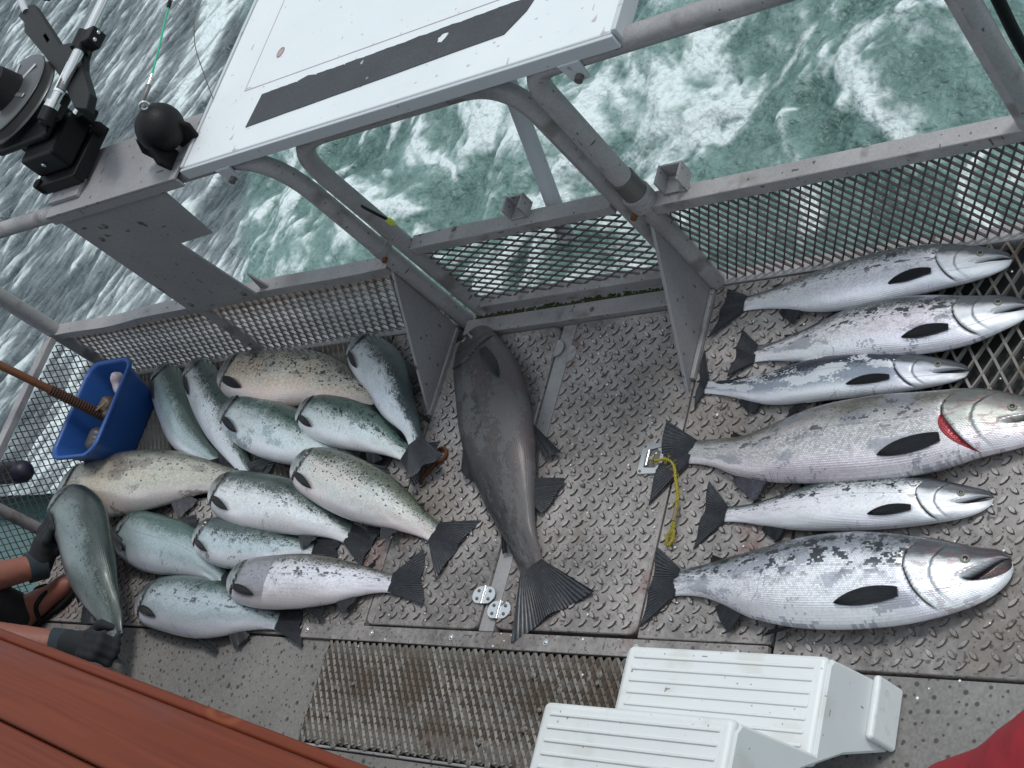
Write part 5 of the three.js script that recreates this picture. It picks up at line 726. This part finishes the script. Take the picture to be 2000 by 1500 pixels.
// ---------------------------------------------------------------- crouching person handling a fish
{
  const g = thing('person', 'person bending at the left edge in dark gloves and sandals, gripping a fish', 'person', [-2.08, -0.004, 0.4]);
  const shA = [-1.95, 0.66, 0.36], shB = [-1.72, 0.68, 0.56], elA = [-2.09, 0.315, 0.325], elB = [-1.925, 0.31, 0.455], wrA = [-2.02, 0.125, 0.18], wrB = [-1.725, 0.115, 0.40];
  const neck = [-1.70, 0.78, 0.40], chest = [-1.84, 0.73, 0.51], belly = [-1.96, 0.65, 0.65], hipA = [-2.1, 0.55, 0.66], hipB = [-1.98, 0.55, 0.82], knA = [-2.06, 0.43, 0.30], knB = [-1.86, 0.40, 0.62], anA = [-2.135, 0.085, 0.315], anB = [-1.98, 0.085, 0.74];
  const toeA = [-2.015, 0.03, 0.205], toeB = [-1.83, 0.03, 0.69], hd = [-1.60, 0.86, 0.32];
  const skin = std({ color: lin(0.24, 0.088, 0.062), roughness: 0.55, bumpMap: T.fine, bumpScale: 0.0006 });
  const body = bones([[shA, elA, 0.05, 0.047], [elA, wrA, 0.05, 0.034], [shB, elB, 0.05, 0.047], [elB, wrB, 0.052, 0.036], [shA, shB, 0.055, 0.055], [chest, belly, 0.12, 0.12], [chest, shA, 0.07, 0.05], [chest, shB, 0.07, 0.05], [belly, hipA, 0.1, 0.09], [belly, hipB, 0.1, 0.09], [hipA, knA, 0.085, 0.06], [hipB, knB, 0.085, 0.06], [knA, anA, 0.055, 0.036], [knB, anB, 0.055, 0.036], [anA, toeA, 0.04, 0.024], [anB, toeB, 0.04, 0.024], [chest, neck, 0.08, 0.055], [neck, hd, 0.052, 0.06], [hd, [hd[0] + 0.045, hd[1] - 0.055, hd[2] - 0.03], 0.085, 0.062], [[-2.16, 0.04, 0.335], toeA, 0.032, 0.026], [[-2.015, 0.04, 0.757], toeB, 0.032, 0.026], [toeA, [-1.985, 0.028, 0.185], 0.02, 0.016], [toeA, [-2.03, 0.025, 0.175], 0.016, 0.012], [wrA, [-2.03, 0.11, 0.13], 0.034, 0.03], [wrB, [-1.64, 0.10, 0.395], 0.036, 0.03]], 0.022);
  part(g, 'body', sdfMesh(body, [-2.3, -0.01, 0.02], [-1.4, 1.02, 0.98], 0.0125), skin);
  // clothing
  const shirt = bones([[shA, [-2.03, 0.46, 0.34], 0.064, 0.07], [shB, [-1.83, 0.47, 0.505], 0.064, 0.07], [shA, shB, 0.07, 0.07], [chest, belly, 0.135, 0.14], [chest, shA, 0.08, 0.062], [chest, shB, 0.08, 0.062]], 0.05);
  part(g, 'shirt', sdfMesh((x, y, z) => shirt(x, y, z) + 0.01 * (fbm(x * 14 + y * 9, z * 14 + y * 8, 3) - 0.5), [-2.26, 0.32, 0.2], [-1.54, 0.95, 0.96], 0.014), std({ color: lin(0.02, 0.03, 0.05), roughness: 0.9 }));
  const trous = bones([[belly, hipA, 0.11, 0.105], [belly, hipB, 0.11, 0.105], [hipA, knA, 0.1, 0.078], [hipB, knB, 0.1, 0.078], [knA, [-2.125, 0.10, 0.312], 0.075, 0.066], [knB, [-1.97, 0.13, 0.735], 0.075, 0.06]], 0.04);
  part(g, 'trousers', sdfMesh((x, y, z) => trous(x, y, z) + 0.014 * (fbm(x * 18 + y * 12, z * 18 + y * 10, 3) - 0.5), [-2.36, 0.0, 0.14], [-1.72, 0.82, 1.0], 0.013), std({ color: lin(0.009, 0.009, 0.011), roughness: 0.9 }));
  part(g, 'hair', sdfMesh(bones([[[hd[0] - 0.012, hd[1] + 0.012, hd[2] + 0.01], [hd[0] + 0.02, hd[1] + 0.03, hd[2]], 0.088, 0.075]], 0.02), [-1.76, 0.72, 0.18], [-1.44, 1.02, 0.48], 0.012), std({ color: lin(0.03, 0.02, 0.014), roughness: 0.8 }));
  // gloved hands closed on the fish: palm, four fingers and thumb each
  const glove = std({ color: lin(0.012, 0.015, 0.019), roughness: 0.85, bumpMap: T.fine, bumpScale: 0.0015 }), cuff = std({ color: lin(0.028, 0.042, 0.054), roughness: 0.9, bumpMap: T.fine, bumpScale: 0.0015 });
  const handB = [[wrB, [-1.63, 0.115, 0.40], 0.04, 0.04]], handA = [[wrA, [-2.0, 0.14, 0.12], 0.038, 0.038]];
  const fb = [[-0.028, 0.0], [-0.009, 0.008], [0.010, 0.006], [0.028, -0.004]]; // knuckle offsets across the palm
  fb.forEach(([c, l]) => { const k = [-1.60 + l, 0.135, 0.40 + c], m = [-1.555 + l, 0.132, 0.402 + c], e = [-1.545 + l, 0.09, 0.402 + c], t = [-1.565 + l, 0.068, 0.40 + c]; handB.push([[-1.63, 0.125, 0.40 + c * 0.8], k, 0.013, 0.0115], [k, m, 0.0115, 0.0105], [m, e, 0.0105, 0.0095], [e, t, 0.0095, 0.008]); });
  handB.push([[-1.66, 0.105, 0.365], [-1.62, 0.105, 0.335], 0.014, 0.012], [[-1.62, 0.105, 0.335], [-1.585, 0.088, 0.335], 0.012, 0.0095]);
  fb.forEach(([c, l]) => { const dx = 0.8 * c, dz = 0.5 * c; const k = [-1.985 + dx, 0.165, 0.10 + dz - l], m = [-1.965 + dx, 0.17, 0.065 + dz - l], e = [-1.948 + dx, 0.145, 0.045 + dz - l]; handA.push([[-2.0 + dx, 0.145, 0.125 + dz], k, 0.0125, 0.0115], [k, m, 0.0115, 0.0105], [m, e, 0.0105, 0.008]); });
  handA.push([[-2.01, 0.12, 0.15], [-1.975, 0.115, 0.13], 0.014, 0.012], [[-1.975, 0.115, 0.13], [-1.95, 0.12, 0.11], 0.012, 0.009]);
  part(g, 'glove', sdfMesh(bones(handB, 0.01), [-1.80, 0.03, 0.28], [-1.5, 0.2, 0.49], 0.0038), glove); part(g, 'glove', sdfMesh(bones(handA, 0.01), [-2.1, 0.05, -0.02], [-1.88, 0.23, 0.26], 0.0038), glove);
  const d1 = V3(...wrB).sub(V3(...elB)).normalize(), d2 = V3(...wrA).sub(V3(...elA)).normalize(); const cf = (w, d, n) => { const q = V3(...w).addScaledVector(d, n); return cyl(q, d, 0.043, 0.05, 20, 0.042); };
  part(g, 'glove_cuff', cf(wrB, d1, -0.015), cuff); part(g, 'glove_cuff', cf(wrA, d2, -0.005), cuff);
  for (const [t, h] of [[toeA, [-2.16, 0, 0.335]], [toeB, [-2.015, 0, 0.757]]]) { // flip-flops
    const d = V3(t[0] - h[0], 0, t[2] - h[2]).normalize(), s = new THREE.Shape(), w = [[-0.05, 0], [-0.045, 0.03], [0.0, 0.035], [0.08, 0.032], [0.16, 0.044], [0.215, 0.036], [0.24, 0.0], [0.215, -0.036], [0.16, -0.044], [0.08, -0.03], [0.0, -0.034], [-0.045, -0.03]]; s.setFromPoints(new THREE.SplineCurve(w.concat([w[0]]).map(p => new THREE.Vector2(p[0], p[1]))).getPoints(48));
    const q = new THREE.ExtrudeGeometry(s, { depth: 0.013, bevelEnabled: true, bevelThickness: 0.002, bevelSize: 0.002, bevelSegments: 1 }).rotateX(-Math.PI / 2).rotateY(-Math.atan2(d.z, d.x)).translate(h[0], 0.0035, h[2]); const so = part(g, 'sandal', q, M.blackMatte);
    const at = (l, y, c) => V3(h[0] + d.x * l - d.z * c, y, h[2] + d.z * l + d.x * c); for (const c of [-0.036, 0.036]) part(so, 'strap', spline([at(0.19, 0.02, 0), at(0.165, 0.062, c * 0.35), at(0.12, 0.065, c * 0.85), at(0.08, 0.02, c)], 0.007, 20, 8), M.blackMatte);
  }
}
// ---------------------------------------------------------------- red sleeve at the lower right corner
{
  const g = thing('person', 'red fleece sleeve of somebody standing at the lower right corner', 'person', [1.25, 0.7, 0.85]);
  part(g, 'sleeve', sdfMesh((x, y, z) => bones([[[1.03, 0.87, 0.75], [1.06, 0.9, 0.73], 0.05, 0.052], [[1.06, 0.9, 0.73], [1.16, 0.95, 0.69], 0.052, 0.056], [[1.16, 0.95, 0.69], [1.36, 1.02, 0.7], 0.056, 0.06]], 0.05)(x, y, z) + 0.008 * (fbm(x * 30 + y * 18, z * 30 - y * 20, 3) - 0.5), [0.92, 0.72, 0.54], [1.5, 1.16, 0.88], 0.01), M.red);
}
// ---------------------------------------------------------------- small things on the deck
{
  const g = thing('rope', 'frayed yellow rope tied to the recessed pull handle', 'rope', [0.03, 0, -0.02]);
  const main = [V3(-0.045, 0.008, -0.115), V3(-0.027, 0.016, -0.108), V3(0.0, 0.02, -0.108), V3(0.02, 0.02, -0.094), V3(0.034, 0.02, -0.06), V3(0.046, 0.02, -0.03), V3(0.05, 0.02, 0.0), V3(0.05, 0.018, 0.02), V3(0.047, 0.013, 0.045), V3(0.037, 0.01, 0.06), V3(0.04, 0.008, 0.076), V3(0.05, 0.01, 0.068), V3(0.053, 0.014, 0.045)];
  const c = new THREE.CatmullRomCurve3(main); const st = []; for (let k = 0; k < 3; k++) { const pts = []; for (let i = 0; i <= 90; i++) { const t = i / 90, p = c.getPoint(t), a = t * 95 + k * 2.094; pts.push(V3(p.x + 0.0018 * Math.cos(a), p.y + 0.0018 * Math.sin(a), p.z + 0.0012 * Math.sin(a + 1))); } st.push(spline(pts, 0.0019, 180, 6)); }
  part(g, 'strand', mergeGeometries(st), M.yellowRope);
  const r = rng(4), fr = []; for (let i = 0; i < 110; i++) { const p = c.getPoint(r()); fr.push(spline([p, V3(p.x + 0.014 * (r() - 0.5), p.y + 0.004 * r(), p.z + 0.014 * (r() - 0.5)), V3(p.x + 0.024 * (r() - 0.5), p.y + 0.004 * r(), p.z + 0.024 * (r() - 0.5))], 0.0005, 4, 4)); } const f = part(g, 'loose_fibre', mergeGeometries(fr), M.yellowRope); f.userData.kind = 'stuff';
  part(g, 'whipping', tube([V3(0.0505, 0.02, 0.0), V3(0.049, 0.017, 0.028)], 0.005, 0.01, 4, 10), std({ color: lin(0.2, 0.16, 0.12), roughness: 0.9 }), 'tan binding');
}
{
  const g = thing('eye_bolt', 'rusty ring and hook on the deck beside the salmon tail', 'ring', [-0.675, 0, -0.15]);
  part(g, 'ring', new THREE.TorusGeometry(0.018, 0.0045, 8, 24).rotateX(Math.PI / 2).translate(-0.662, 0.008, -0.16), M.rust);
  part(g, 'hook', spline([V3(-0.668, 0.008, -0.142), V3(-0.683, 0.009, -0.118), V3(-0.70, 0.009, -0.095), V3(-0.695, 0.008, -0.085)], 0.0045), M.rust);
}
{
  const r = rng(12), L = []; for (let i = 0; i < 170; i++) { const s = 0.0014 + 0.0022 * r() * r(); const x = -0.9 + 1.65 * r(), z = -0.48 + 0.85 * r(); L.push(new THREE.CylinderGeometry(s, s, 0.0006, 7).rotateX(0.3 * (r() - 0.5)).translate(x, z > 0.268 ? 0.0068 : 0.0036, z)); }
  const m = new THREE.Mesh(mergeGeometries(L), std({ color: lin(0.7, 0.72, 0.75), roughness: 0.3 })); m.name = 'loose_scales'; m.castShadow = m.receiveShadow = true; m.userData = { label: 'tiny loose white fish scales scattered over the deck plates', category: 'fish scales', kind: 'stuff' }; scene.add(m);
}
renderer.render(scene, camera);
